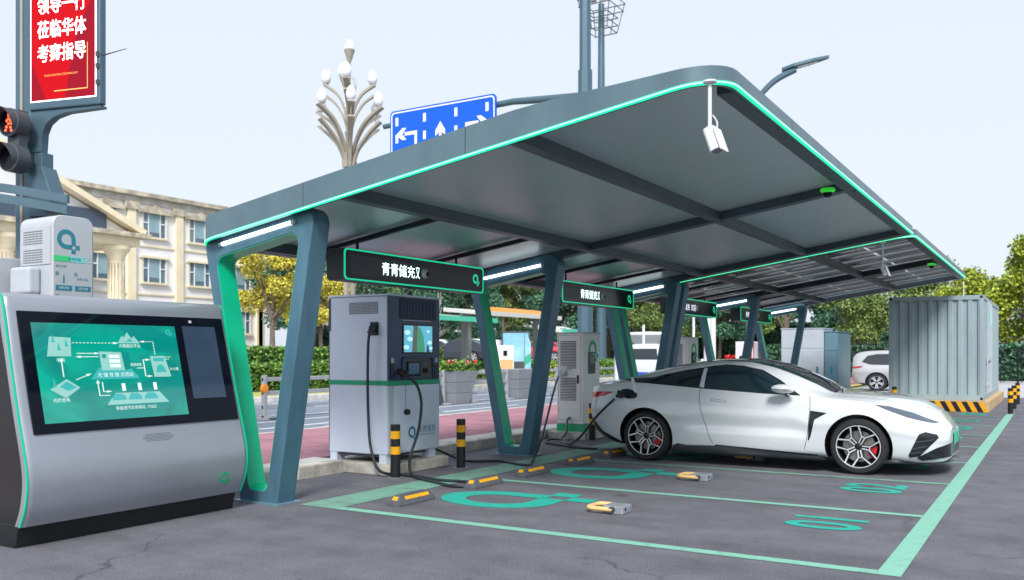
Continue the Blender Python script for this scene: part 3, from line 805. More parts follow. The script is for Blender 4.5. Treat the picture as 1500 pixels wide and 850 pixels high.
    c2 = catmull([g2+Vector((0.05,0.01,-0.04)), (-6.58, 8.58, 1.08), (-6.53, 8.62, 0.85), (-6.55, 8.58, 0.5), (-6.58, 8.46, 0.2), (-6.42, 8.28, 0.05), (-6.15, 8.12, 0.02), (-5.83, 7.98, 0.02), (-5.56, 7.87, 0.02), (-5.40, 7.94, 0.02), (-5.42, 8.06, 0.03)], 8)
    k2 = part('charging_cable', MB().tube(c2, 0.0175, 10), 'cable', t, smooth=60)
    connector('charging_gun', g2, (-0.75, -0.25, 0.45), k2)
    part('wire_loop', MB().tube([(x1+0.003, y0+0.32, 1.06), (x1+0.003, y0+0.325, 0.77)], 0.003, 6), 'mid_grey', t)
    part('beacon', MB().lathe([(0,.09),(.04,.085),(.045,0)], (-7.1, 9.12, z1+0.006), 'Z', 14), 'mid_grey', t, smooth=40)
    return t
wide_cabinet()

# ================================================================ narrow vented charger
mat('narrow_body', (0.82, 0.84, 0.82), 0.5, var=0.06, vscale=3)
mat('logo_green', (0.02, 0.42, 0.18), 0.45)
def narrow_charger(x1, y0, label, W=0.49, L=0.64, Hh=1.78, detail=True, z0=0.13, parent_group='narrow chargers along the kerb'):
    x0, y1 = x1-W, y0+L
    t = thing('charging_post', label, 'charger', ((x0+x1)/2, (y0+y1)/2, z0), parent_group)
    part('body', MB().box(x0, x1, y0, y1, z0+0.13, Hh), 'narrow_body', t, bevel=0.008)
    part('green_base', MB().box(x0-.004, x1+.004, y0-.004, y1+.004, z0, z0+0.128), 'logo_green', t)
    part('cap', MB().box(x0-.012, x1+.012, y0-.012, y1+.012, Hh+0.001, Hh+0.022), 'light_grey', t, bevel=0.005)
    Sd = Plane2((x0, y0, 0), (1,0,0), (0,0,1), (0,-1,0)); F = Plane2((x1, y0, 0), (0,1,0), (0,0,1), (1,0,0))
    mb = MB(); ring_prism(mb, [(0.02,0.32),(W-0.04,0.32),(W-0.04,Hh-0.03),(0.02,Hh-0.03)], [(0.025,0.325),(W-0.045,0.325),(W-0.045,Hh-0.035),(0.025,Hh-0.035)], Sd, 0.0003, 0.002)
    part('door_seam', mb, 'mid_grey', t)
    for (b0, n) in ((1.20, 17), (0.66, 14)):
        mb = MB(); Sd.rect(mb, 0.06, 0.36, b0-0.01, b0+n*0.0265, 0.0003, 0.001); v = part('vent', mb, 'dark_grey', t)
        for i in range(n):
            mb = MB(); mb.add([Sd(0.06, b0+i*0.0265, 0.014), Sd(0.36, b0+i*0.0265, 0.014), Sd(0.36, b0+i*0.0265+0.010, 0.0012), Sd(0.06, b0+i*0.0265+0.010, 0.0012), Sd(0.06, b0+i*0.0265-0.003, 0.0012), Sd(0.36, b0+i*0.0265-0.003, 0.0012)], [(0,1,2,3),(4,5,1,0)])
            part('louvre', mb, 'narrow_body', v)
    mb = MB(); Sd.rect(mb, 0.38, 0.41, 0.94, 1.08, 0.0005, 0.012); part('door_handle', mb, 'black_plastic', t)
    part('stop_button', MB().lathe([(0,.03),(.022,.028),(.026,.012),(.026,0)], Sd(0.335, 1.16, 0.0), 'Y', 16), 'red', t, smooth=40)
    part('indicator_lamp', MB().lathe([(0,-.02),(.014,-.016),(.016,0)], Sd(0.25, 1.17, 0.0), 'Y', 12), 'cool_grey', t, smooth=40)
    # meter display and logo on the lane side
    mb = MB(); logo_q(mb, F, 0.36, 1.52, 0.15, 0.0005, 0.003); part('logo', mb, 'logo_green', t)
    mb = MB(); F.rect(mb, 0.19, 0.45, 1.10, 1.475, 0.001, 0.006); mf = part('meter_frame', mb, 'logo_green', t)
    mb = MB(); F.rect(mb, 0.20, 0.44, 1.11, 1.465, 0.0062, 0.014); part('meter_panel', mb, 'black_gloss', mf)
    mb = MB(); F.rect(mb, 0.25, 0.40, 1.28, 1.40, 0.0142, 0.0152); part('meter_display', mb, 'mid_grey', mf)
    for i, m_ in enumerate(('red', 'red', 'led_border')):
        mb = MB(); F.rect(mb, 0.25+i*0.055, 0.285+i*0.055, 1.425, 1.44, 0.0142, 0.0155); part('status_lamp', mb, m_, mf)
    part('card_reader', MB().lathe([(0,.003),(.045,.003),(.048,0)], F(0.32, 1.19, 0.0142), 'X', 18), 'dark_grey', mf, smooth=40)
    return t
nc = narrow_charger(-6.75, 13.36, 'narrow light grey charger with louvred vents and green base behind the coupe')
g = Vector((-7.12, 13.28, 1.10))
part('gun_socket', MB().box(-7.18, -7.04, 13.345, 13.36, 1.06, 1.24), 'light_grey', nc)
c = catmull([g+Vector((-0.02,-0.06,-0.06)), (-7.03, 12.95, 0.98), (-6.78, 12.38, 0.82), (-6.40, 11.43, 0.37), (-6.08, 10.65, 0.11), (-5.84, 10.08, 0.02), (-5.72, 9.82, 0.02), (-5.95, 9.88, 0.02), (-6.30, 10.03, 0.02), (-6.6, 9.82, 0.02), (-7.0, 10.02, 0.02), (-7.30, 9.85, 0.16), (-7.50, 9.33, 0.30)], 8)
k = part('charging_cable', MB().tube(c, 0.0165, 10), 'cable', nc, smooth=60)
connector('charging_gun', g, (0.15, 0.55, 0.30), k, 'white_plastic', 1.25)
PORT = Vector((-4.97, 11.20, 0.89))
c = catmull([(-7.0, 13.37, 0.36), (-7.0, 13.28, 0.33), (-7.0, 13.22, 0.12), (-6.98, 13.0, 0.025), (-6.65, 12.55, 0.022), (-6.2, 12.25, 0.022), (-5.75, 12.02, 0.022), (-5.52, 12.1, 0.022)], 8)
part('supply_hose', MB().tube(c, 0.021, 10), 'cable_grey', nc, smooth=60)
c = catmull([(-5.55, 12.18, 0.02), (-6.0, 12.02, 0.02), (-6.5, 12.22, 0.02), (-6.95, 12.45, 0.03), (-7.05, 12.8, 0.04), (-6.8, 12.75, 0.05), (-6.4, 12.15, 0.07), (-6.0, 11.50, 0.14), (-5.66, 11.15, 0.30), (-5.33, 10.98, 0.60), (-5.08, 10.99, 0.83)], 8)
k = part('charging_cable', MB().tube(c, 0.0165, 10), 'cable', nc, smooth=60)
connector('charging_gun', PORT+Vector((-0.05,-0.13,-0.01)), (0.10, 0.7, 0.06), k, 'black_plastic', 1.15)

# ================================================================ chargers farther along the kerb
mat('pump_white', (0.72, 0.73, 0.76), 0.4, var=0.05, vscale=2)
narrow_charger(-6.75, 18.35, 'narrow light grey charger behind the doubled support frames', parent_group='narrow chargers along the kerb')
def red_pump(x, y, label):
    t = thing('charging_post', label, 'charger', (x, y, 0.13), 'white chargers with red stripes')
    part('body', MB().box(x-.30, x+.30, y-.30, y+.30, 0.13, 1.85), 'pump_white', t, bevel=0.02)
    part('red_stripe', MB().box(x+.301, x+.306, y-.29, y-.18, 0.3, 1.84), 'red', t)
    part('side_panel', MB().box(x+.301, x+.308, y-.16, y+.28, 0.7, 1.82), 'cool_grey', t)
    F = Plane2((x-.3, y-.30, 0), (1,0,0), (0,0,1), (0,-1,0))
    mb = MB(); F.rect(mb, 0.14, 0.46, 1.12, 1.36, 0.0005, 0.006); sc_ = part('screen', mb, 'black_gloss', t)
    mb = MB(); F.rect(mb, 0.17, 0.43, 1.15, 1.20, 0.0062, 0.008); part('keypad', mb, 'light_grey', sc_)
    mb = MB(); F.rect(mb, 0.52, 0.57, 0.2, 1.84, 0.0005, 0.004); part('red_edge', mb, 'red', t)
    return t
red_pump(-9.05, 30.3, 'white charger with red stripes under the last hanging sign')
red_pump(-7.75, 31.6, 'white charger with red stripes beside the tall grey equipment cabinets')
def equip(x0, x1, y0, y1, z1, label, m, doors):
    t = thing('equipment_cabinet', label, 'cabinet', ((x0+x1)/2, (y0+y1)/2, 0), 'grey equipment cabinets')
    part('body', MB().box(x0, x1, y0, y1, 0.0, z1), m, t, bevel=0.01)
    F = Plane2((x0, y0, 0), (1,0,0), (0,0,1), (0,-1,0)); Wd = x1-x0
    part('roof_cap', MB().box(x0-.02, x1+.02, y0-.02, y1+.02, z1+.001, z1+.03), m, t)
    for i in range(doors):
        a0, a1 = Wd*i/doors+0.015, Wd*(i+1)/doors-0.015
        mb = MB(); F.rect(mb, a0, a1, 0.1, z1*0.72, 0.0, 0.012); d = part('door', mb, m, t, bevel=0.004)
        mb = MB(); F.rect(mb, a0, a1, z1*0.735, z1-0.03, 0.0, 0.012); part('upper_panel', mb, m, t, bevel=0.004)
        mb = MB(); F.rect(mb, a1-0.20, a1-0.14, 0.85, 1.05, 0.0125, 0.02); part('handle', mb, 'teal_print', d)
    return t
equip(-7.15, -5.90, 27.5, 28.7, 2.18, 'pale grey equipment cabinet with two doors behind the coupe windscreen', 'cool_grey', 2)
equip(-5.885, -5.50, 27.52, 29.4, 2.08, 'slim teal grey cabinet beside the pale grey equipment cabinet', 'teal_grey', 1)

# ================================================================ older charger behind the kiosk
mat('old_silver', (0.52, 0.56, 0.60), 0.42, 0.2, var=0.06, vscale=2)
mat('grad_green', (0.05, 0.62, 0.22), 0.5)
mat('grad_cyan', (0.20, 0.68, 0.66), 0.5)
def old_charger(x1, y0, W, L, H, label, face=True):
    x0, y1 = x1-W, y0+L
    t = thing('charging_pillar', label, 'charger', ((x0+x1)/2, (y0+y1)/2, 0.13), 'tall rounded charging pillars')
    prof = rpoly([(y0, 0.135), (y1, 0.135), (y1, H), (y0, H)], [0.01, 0.01, 0.09, 0.09])
    part('body', MB().prism(prof, lambda a, b, d: (d, a, b), x0, x1), 'old_silver', t, smooth=40, bevel=0.006)
    F = Plane2((x1, y0, 0), (0,1,0), (0,0,1), (1,0,0)); Sd = Plane2((x0, y0, 0), (1,0,0), (0,0,1), (0,-1,0))
    mb = MB(); Sd.rect(mb, 0.03, W-0.03, H-0.45, H-0.10, 0.0005, 0.008); pn = part('side_panel', mb, 'old_silver', t, bevel=0.004)
    for b0 in (H-0.26, H-0.43):
        mb = MB()
        for i in range(14):
            for j in range(6): Sd.rect(mb, 0.07+i*0.022, 0.083+i*0.022, b0+j*0.022, b0+j*0.022+0.012, 0.0082, 0.0092)
        tag(part('perforation', mb, 'dark_grey', pn), kind='stuff')
    part('gun_box', MB().box(x0+0.03, x0+0.34, y0-0.12, y0-0.001, H-0.72, H-0.47), 'cool_grey', t, bevel=0.03, seg=3)
    if face:
        mb = MB(); logo_q(mb, F, L*0.32, H-0.215, L*0.225, 0.0005, 0.003); part('logo', mb, 'teal_print', t)
        mb = MB(); F.rect(mb, 0.004, L*0.42, H-0.420, H-0.369, 0.0005, 0.003); part('banner', mb, 'grad_green', t)
        mb = MB(); F.rect(mb, L*0.42+0.0005, L*0.75, H-0.420, H-0.369, 0.0005, 0.003); part('banner', mb, 'grad_cyan', t)
        mb = MB()
        for (i, j) in ((0,0),(1,1),(2,0),(0,2),(2,2)): F.rect(mb, L*0.76+i*0.02, L*0.76+i*0.02+0.018, H-0.420+j*0.022, H-0.408+j*0.022, 0.0005, 0.003)
        tag(part('banner_pixel', mb, 'grad_cyan', t), kind='stuff')
        text('banner_text', '充电设备', F, L*0.52, H-0.403, 0.032, 'teal_print', t, d=0.0045)
        text('step_title', '操作步骤', F, L*0.06, H-0.474, 0.026, 'teal_print', t, d=0.002, align='LEFT')
        for a, b, n in ((0.06, 0.88, '1'), (0.52, 0.88, '2'), (0.06, 1.22, '3')):
            mb = MB(); F.rect(mb, L*a, L*a+0.028, H-b*.6-0.018, H-b*.6+0.012, 0.0005, 0.002); part('step_square', mb, 'teal_print', t)
            text('step_number', n, F, L*a+0.014, H-b*.6-0.013, 0.028, 'sign_white', t, d=0.003)
        for a in (0.06, 0.53):
            mb = MB(); F.rect(mb, L*a, L*(a+0.40), H-0.684, H-0.636, 0.0005, 0.002); part('step_banner', mb, 'teal_print', t)
            text('step_text', '扫码 充电', F, L*(a+0.20), H-0.667, 0.022, 'sign_white', t, d=0.003)
        mb = MB(); F.rect(mb, L*0.24, L*0.275, H-0.618, H-0.546, 0.0005, 0.002); part('step_picture', mb, 'teal_print', t)
        text('step_text', '选择 启动', F, L*0.72, H-0.582, 0.026, 'teal_print', t, d=0.002)
        mb = MB(); F.rect(mb, L-0.012, L-0.006, 0.2, H-0.12, 0.0002, 0.002); part('seam', mb, 'mid_grey', t)
    return t
old_charger(-7.70, 4.71, 0.52, 0.395, 2.70, 'tall silver charging pillar with teal ring logo behind the touch-screen kiosk')
old_charger(-8.30, 4.50, 0.55, 0.45, 2.33, 'lower silver charging pillar, mostly hidden, beside the tall one with the ring logo', False)

# ================================================================ touch-screen kiosk
mat('kiosk_glass', (0.004, 0.006, 0.012), 0.05, spec=0.16)
mat('edge_green', (0.0, 0.42, 0.24), 0.4, emit=0.12, ecol=(0.01, 0.80, 0.42))
mat('ui_teal', (0.0, 0.06, 0.05), 0.12, emit=0.5, ecol=(0.0, 0.44, 0.31), coat=0.8)
mat('ui_teal_dark', (0.0, 0.05, 0.05), 0.12, emit=0.4, ecol=(0.0, 0.36, 0.30), coat=0.8)
mat('ui_light', (0.1, 0.15, 0.15), 0.2, emit=0.36, ecol=(0.38, 0.90, 0.80), coat=0.5)
mat('ui_white', (0.2, 0.2, 0.2), 0.2, emit=0.55, ecol=(0.80, 1.0, 0.97), coat=0.8)
mat('ui_cyan', (0.02, 0.1, 0.1), 0.2, emit=0.40, ecol=(0.05, 0.62, 0.62), coat=0.8)
def ui_gradient():
    m = MATS['ui_teal']; t = m.node_tree; b = t.nodes['Principled BSDF']
    tc = t.nodes.new('ShaderNodeTexCoord'); n = t.nodes.new('ShaderNodeTexNoise'); n.inputs['Scale'].default_value = 1.4; n.inputs['Detail'].default_value = 3; n.inputs['Distortion'].default_value = 1.2
    t.links.new(tc.outputs['Object'], n.inputs['Vector'])
    r = t.nodes.new('ShaderNodeValToRGB'); e = r.color_ramp.elements
    e[0].position, e[1].position = 0.34, 0.66; e[0].color, e[1].color = (0.0, 0.19, 0.17, 1), (0.0, 0.52, 0.36, 1)
    t.links.new(n.outputs[0], r.inputs[0]); t.links.new(r.outputs[0], b.inputs['Emission Color'])
ui_gradient()
mat('ui_off', (0.035, 0.06, 0.10), 0.08, spec=0.4)
KY0, KY1 = 3.72, 5.77
def kiosk():
    t = thing('touch_screen_kiosk', 'large silver kiosk with a leaning teal touch screen and black base', 'kiosk', (-6.7, (KY0+KY1)/2, 0))
    front = catmull([(-6.47, 0.165, 0), (-6.405, 0.30, 0), (-6.375, 0.46, 0), (-6.385, 0.60, 0), (-6.43, 0.78, 0), (-6.50, 1.02, 0), (-6.60, 1.42, 0), (-6.69, 1.80, 0)], 6)
    fp = [(p.x, p.y) for p in front]
    # silver front shell with a rounded top edge, closed to a thickness
    shell = fp+[(-6.705, 1.865), (-6.735, 1.90), (-6.775, 1.905), (-6.79, 1.87)]+[(x-0.075, z) for x, z in reversed(fp)]
    mb = MB(); n = len(shell)
    rows = []
    for k, y in enumerate((KY0, KY0+0.012, KY0+0.04, KY1-0.04, KY1-0.012, KY1)):
        s_ = {0: 0.025, 1: 0.008, 2: 0, 3: 0, 4: 0.008, 5: 0.025}[k]
        rows.append([(x-s_*0.7, y, z-(s_ if z > 1.5 else 0)) for x, z in shell])
    mb.grid(rows, closed=True); mb.poly(rows[0]); mb.poly(rows[-1])
    part('front_shell', mb, 'kiosk_silver', t, smooth=45)
    # green light edges on both sides
    for y, dy in ((KY0-0.001, -0.012), (KY1+0.001, 0.012)):
        mb = MB(); e = [(x+0.004, z) for x, z in fp]+[(-6.71, 1.86), (-6.74, 1.905)]
        e2 = [(x-0.014, z) for x, z in e]
        pts = e+list(reversed(e2)); mb.prism(pts, lambda a, b, d, y=y, dy=dy: (a-0.012, y+d*dy, b), 0, 1)
        part('edge_light', mb, 'edge_green', t)
    side = [(-6.60, 0.0), (-7.02, 0.0), (-7.0, 0.20), (-6.90, 0.45), (-6.90, 0.8), (-7.0, 1.3), (-7.06, 1.8), (-6.98, 1.88), (-6.80, 1.87)]+[(x-0.078, z) for x, z in reversed(fp)]
    mb = MB(); mb.prism(side, lambda a, b, d: (a, d, b), KY0+0.015, KY1-0.015)
    part('rear_casing', mb, 'black_plastic', t, smooth=30)
    part('base', MB().prism([(-7.0,0.001),(-6.565,0.001),(-6.52,0.175),(-7.0,0.175)], lambda a, b, d: (a, d, b), KY0+0.004, KY1-0.006), 'black_plastic', t, bevel=0.006)
    # the flat leaning screen
    A = Vector((-6.4450, KY0, 0.84)); B = Vector((-6.680, KY0, 1.765))
    up = (B-A).normalized(); Hs = (B-A).length; nrm = Vector((0,1,0)).cross(up).normalized(); Ls = KY1-KY0
    S = Plane2(A+nrm*0.012, (0,1,0), up, nrm)
    gl = part('screen_glass', MB().prism([(0.075,0.0),(Ls-0.05,0.0),(Ls-0.05,Hs),(0.075,Hs)], S, -0.03, 0.0), 'kiosk_glass', t, bevel=0.003)
    a0, a1, b0, b1 = 0.165, 1.46, 0.075, Hs-0.09
    def U(name, poly, m, d, sc_=gl): return part(name, MB().prism([(a0+(a1-a0)*x, b0+(b1-b0)*y) for x, y in poly], S, d, d+0.0008), m, sc_)
    U('main_display', [(0,0),(1,0),(1,1),(0,1)], 'ui_teal', 0.0006)
    for j, (pts) in enumerate(([(0,.62),(.35,1),(.18,1),(0,.82)], [(.25,0),(.6,.35),(1,.48),(1,.2),(.7,0)], [(.55,1),(.75,.72),(1,.68),(1,.85),(.8,1)])):
        U('display_wave', pts, 'ui_teal_dark', 0.0015)
    mb = MB(); S.rect(mb, 1.54, 1.90, 0.21, Hs-0.085, 0.0006, 0.0016); part('second_display', mb, 'ui_off', gl)
    def dash(p, q, n=0):
        p, q = Vector(p), Vector(q); dv = q-p; nn = n if n else 1
        for i in range(nn):
            s0, s1 = p+dv*(i/nn), p+dv*((i+(0.55 if n else 1))/nn)
            w_ = Vector((-dv.y*0.72, dv.x*1.4)).normalized()*0.0032
            U('flow_line', [tuple(s0-w_), tuple(s1-w_), tuple(s1+w_), tuple(s0+w_)], 'ui_white', 0.003)
    def arrow(q, d):
        q, d = Vector(q), Vector(d); d = d.normalized()*0.022; w_ = Vector((-d.y, d.x))*0.55
        U('flow_arrow', [tuple(q+d*0.6), tuple(q-d+w_), tuple(q-d-w_)], 'ui_white', 0.0032)
    # pictograms: grid island, solar island, mountain, station, factory, cars
    U('picture', [(.07,.66),(.22,.66),(.235,.85),(.10,.86)], 'ui_light', 0.003)
    for x, y in ((.15,.72),(.20,.76),(.12,.80)):
        U('picture', [(x-.012,y),(x+.012,y),(x,y+.08)], 'ui_cyan', 0.0042)
    U('picture', [(.55,.80),(.71,.80),(.685,.85),(.67,.88),(.655,.85),(.625,.92),(.60,.86),(.585,.88)], 'ui_light', 0.003)
    U('picture', [(.60,.815),(.66,.815),(.64,.855),(.625,.835)], 'ui_cyan', 0.0042)
    U('picture', [(.06,.33),(.15,.24),(.25,.34),(.17,.43)], 'ui_light', 0.003)
    U('picture', [(.12,.355),(.17,.31),(.225,.345),(.17,.405)], 'ui_cyan', 0.0042)
    U('picture', [(.08,.35),(.10,.35),(.09,.45)], 'ui_cyan', 0.0044)
    U('picture', [(.33,.42),(.67,.42),(.61,.54),(.39,.54)], 'ui_cyan', 0.003)
    U('picture', [(.41,.51),(.57,.51),(.56,.70),(.41,.71)], 'ui_light', 0.0042)
    U('picture', [(.572,.51),(.62,.53),(.615,.70),(.562,.70)], 'ui_teal_dark', 0.0042)
    U('picture', [(.425,.64),(.45,.64),(.45,.68),(.425,.68)], 'ui_teal', 0.0052)
    for i in range(3): U('picture', [(.47,.54+i*.05),(.545,.54+i*.05),(.543,.575+i*.05),(.47,.575+i*.05)], 'ui_white', 0.0052)
    U('picture', [(.78,.43),(.91,.43),(.88,.66),(.77,.66)], 'ui_light', 0.003)
    U('picture', [(.79,.60),(.87,.60),(.872,.64),(.79,.64)], 'ui_cyan', 0.0042)
    U('picture', [(.80,.48),(.875,.48),(.87,.53),(.845,.57),(.81,.55)], 'ui_cyan', 0.0042)
    U('picture', [(.41,.15),(.86,.15),(.80,.27),(.48,.27)], 'ui_light', 0.003)
    for i in range(3):
        x = .50+i*.115
        U('picture', [(x-.05,.195),(x+.05,.195),(x+.045,.235),(x+.02,.262),(x-.025,.262),(x-.045,.23)], 'ui_cyan', 0.0042)
        U('picture', [(x+.03,.29),(x+.055,.29),(x+.055,.37),(x+.03,.37)], 'ui_white', 0.0042)
    dash((.24,.80),(.53,.80),12); arrow((.54,.80),(1,0)); dash((.81,.68),(.81,.82),5); dash((.81,.82),(.73,.82),5); arrow((.72,.82),(-1,0))
    dash((.26,.69),(.39,.69)); arrow((.40,.69),(1,0)); dash((.40,.655),(.27,.655)); arrow((.26,.655),(-1,0))
    dash((.155,.45),(.155,.62)); arrow((.155,.63),(0,1)); dash((.23,.42),(.32,.47)); arrow((.325,.475),(1,.5))
    dash((.37,.25),(.37,.39)); arrow((.37,.40),(0,1)); dash((.40,.39),(.40,.29)); dash((.40,.29),(.44,.29)); arrow((.445,.29),(1,0)); dash((.37,.25),(.44,.25))
    dash((.66,.53),(.715,.53)); dash((.715,.62),(.715,.44)); dash((.715,.62),(.745,.62)); arrow((.755,.62),(1,0)); dash((.715,.44),(.745,.44)); arrow((.755,.44),(1,0))
    def cap(s_, x, y, sz): text('caption', s_, S, a0+(a1-a0)*x, b0+(b1-b0)*y, sz, 'ui_white', gl, d=0.0062)
    cap('电网', .15, .605, .034); cap('大数据云平台', .63, .755, .034); cap('工厂', .905, .62, .034); cap('办公楼', .94, .50, .030)
    cap('光伏发电', .12, .205, .034); cap('新能源汽车充电站（V2G）', .62, .095, .034); cap('光 储 充 放 示范站', .50, .445, .040); cap('能源调度', .655, .555, .026)
    mb = MB(); logo_q(mb, S, a0+(a1-a0)*.94, b0+(b1-b0)*.93, 0.025, 0.002, 0.003); part('logo', mb, 'ui_cyan', gl)
    part('web_camera', MB().prism(rrect(1.62,1.65,Hs-0.055,Hs-0.03,0.008), S, 0.0003, 0.003), 'cool_grey', gl)
    # speaker dots and logo on the shell
    def shell_at(z):
        for i in range(len(fp)-1):
            if fp[i][1] <= z <= fp[i+1][1]:
                f_ = (z-fp[i][1])/(fp[i+1][1]-fp[i][1]); return fp[i][0]+f_*(fp[i+1][0]-fp[i][0])
    mb = MB()
    for i in range(26):
        for j in range(6):
            z = 0.715+j*0.011; y = KY0+0.98+i*0.0115+(j % 2)*0.005
            if abs(i-12.5)/13+abs(j-2.5)/9 > 1.05: continue
            x = shell_at(z); mb.box(x-0.002, x+0.0012, y, y+0.005, z, z+0.005)
    tag(part('speaker_hole', mb, 'dark_grey', t), kind='stuff')
    LP = lambda a, b, d: Vector((shell_at(0.33+b)+0.0015+d, 5.52+a, 0.33+b))
    mb = MB(); logo_q(mb, LP, 0, 0, 0.052, 0.0, 0.002); part('logo', mb, 'logo_green', t)
    return t
kiosk()

# ================================================================ shipping container
mat('container_paint', (0.34, 0.435, 0.47), 0.45, 0.1, var=0.12, vscale=1.6, bump=0.04, bscale=3, stretch=(2.0, 2.0, 0.5))
mat('stripe_yellow', (0.80, 0.36, 0.01), 0.6, var=0.15, vscale=5)
mat('sand_concrete', (0.55, 0.40, 0.22), 0.85, var=0.2, vscale=3)
def container():
    x0, x1, y0, y1, z0, z1 = -3.72, -1.53, 24.95, 31.6, 0.27, 2.90
    t = thing('shipping_container', 'grey corrugated steel container on a striped base', 'container', ((x0+x1)/2, (y0+y1)/2, z0))
    def corr(fn, L, n):
        pts = [(0.0, 0.0)]
        p = L/n
        for i in range(n):
            b = i*p; pts += [(b+p*0.18, 0.0), (b+p*0.34, -0.042), (b+p*0.66, -0.042), (b+p*0.82, 0.0)]
        pts.append((L, 0.0))
        mb = MB(); mb.grid([[fn(a, d, z0+0.12) for a, d in pts], [fn(a, d, z1-0.10) for a, d in pts]]); return mb
    part('corrugated_panel', corr(lambda a, d, z: (x0+0.08+a, y0+0.06-d*1.0-0.042, z), x1-x0-0.16, 9), 'container_paint', t)
    part('corrugated_panel', corr(lambda a, d, z: (x0+0.06-d-0.042, y0+0.08+a, z), y1-y0-0.16, 24), 'container_paint', t)
    part('corrugated_panel', corr(lambda a, d, z: (x1-0.06+d+0.042, y0+0.08+a, z), y1-y0-0.16, 24), 'container_paint', t)
    part('rear_panel', MB().box(x0+.08, x1-.08, y1-.06, y1-.04, z0+.1, z1-.08), 'container_paint', t)
    part('roof_panel', MB().box(x0+.05, x1-.05, y0+.05, y1-.05, z1-.04, z1-.02), 'container_paint', t)
    for x in (x0, x1-0.09):
        for y in (y0, y1-0.09): part('corner_post', MB().box(x, x+.09, y, y+.09, z0, z1), 'container_paint', t)
    for y in (y0, y1-0.09):
        part('top_rail', MB().box(x0+.091, x1-.091, y+.002, y+.088, z1-.11, z1-.003), 'container_paint', t)
        part('bottom_rail', MB().box(x0+.091, x1-.091, y+.002, y+.088, z0+.002, z0+.13), 'container_paint', t)
    for x in (x0, x1-0.09):
        part('top_rail', MB().box(x+.002, x+.088, y0+.091, y1-.091, z1-.09, z1-.003), 'container_paint', t)
        part('bottom_rail', MB().box(x+.002, x+.088, y0+.091, y1-.091, z0+.002, z0+.13), 'container_paint', t)
    for x in (x0, x1):
        for z in (z0+0.05, z1-0.05):
            s_ = 1 if x == x0 else -1
            part('corner_hole', MB().lathe([(0,-.003),(.035,-.003),(.035,.002)], (x+s_*0.05, y0, z), 'Y', 14), 'black_plastic', t)
    # doors with lock rods on the lane side
    for i in range(4):
        y = y0+0.9+i*0.55
        part('lock_rod', MB().tube([(x1+0.03, y, z0+0.15), (x1+0.03, y, z1-0.12)], 0.017, 8), 'cool_grey', t, smooth=50)
    for i in range(2):
        part('rod_handle', MB().box(x1+0.04, x1+0.06, y0+0.95+i*0.8, y0+1.45+i*0.8, 1.25, 1.31), 'cool_grey', t)
        part('rod_bracket', MB().box(x1+0.005, x1+0.05, y0+0.85+i*0.8, y0+1.0+i*0.8, 0.62, 0.70), 'cool_grey', t)
    part('green_lamp', MB().box(x1+0.002, x1+0.03, y0+2.2, y0+2.6, 2.2, 2.6), 'led_border', t)
    part('lamp_rod', MB().tube([(x1-.45, y0+.06, z1), (x1-.45, y0+.06, z1+0.35)], 0.014, 8), 'white_plastic', t)
    return t
container()
def striped_base():
    x0, x1, y0, y1, h_ = -3.95, -1.40, 24.66, 31.9, 0.268
    t = thing('striped_base', 'concrete base with black and yellow diagonal stripes under the container', 'base', ((x0+x1)/2, (y0+y1)/2, 0))
    part('block', MB().box(x0, x1, y0, y1, 0, h_), 'sand_concrete', t, bevel=0.01)
    F = Plane2((x0, y0, 0), (1,0,0), (0,0,1), (0,-1,0)); n = 21; p = (x1-x0)/n
    for i in range(-1, n+1):
        a = i*p; m = 'stripe_yellow' if i % 2 else 'black_plastic'
        pts = [(a+0.13, 0.004), (a+p+0.13, 0.004), (a+p, h_-0.012), (a, h_-0.012)]
        W_ = x1-x0-0.01
        if pts[0][0] > W_ or pts[2][0] < 0.01: continue
        pts = [(max(0.01, min(W_, q)), b) for q, b in pts]
        part('stripe', MB().prism(pts, F, 0.0005, 0.003), m, t)
striped_base()
# ================================================================ cars
mat('car_white', (0.73, 0.775, 0.81), 0.24, 0.06, coat=1.0)
mat('car_silver', (0.46, 0.47, 0.49), 0.3, 0.3, coat=1.0)
mat('car_black', (0.02, 0.028, 0.045), 0.2, 0.2, coat=1.0)
mat('car_red', (0.50, 0.02, 0.05), 0.25, 0.1, coat=1.0)
mat('car_glass', (0.010, 0.016, 0.022), 0.03, coat=1.0, spec=0.6)
mat('car_glass_teal', (0.012, 0.03, 0.04), 0.03, coat=1.0, spec=0.6)
mat('car_trim', (0.014, 0.017, 0.022), 0.3, coat=0.3)
mat('tyre', (0.022, 0.024, 0.028), 0.75, bump=0.1, bscale=80)
mat('rim_silver', (0.85, 0.87, 0.90), 0.3, 0.6)
mat('rim_dark', (0.02, 0.022, 0.028), 0.3, 0.3)
mat('disc_grey', (0.35, 0.34, 0.33), 0.35, 0.8)
mat('caliper_red', (0.70, 0.015, 0.03), 0.3, coat=0.5)
mat('lamp_red', (0.30, 0.006, 0.02), 0.12, coat=1.0, emit=0.03, ecol=(1, 0.05, 0.08))
mat('lamp_clear', (0.10, 0.13, 0.17), 0.06, 0.3, coat=1.0)
mat('plate_green', (0.05, 0.55, 0.30), 0.4)
mat('plate_blue', (0.02, 0.1, 0.5), 0.4)

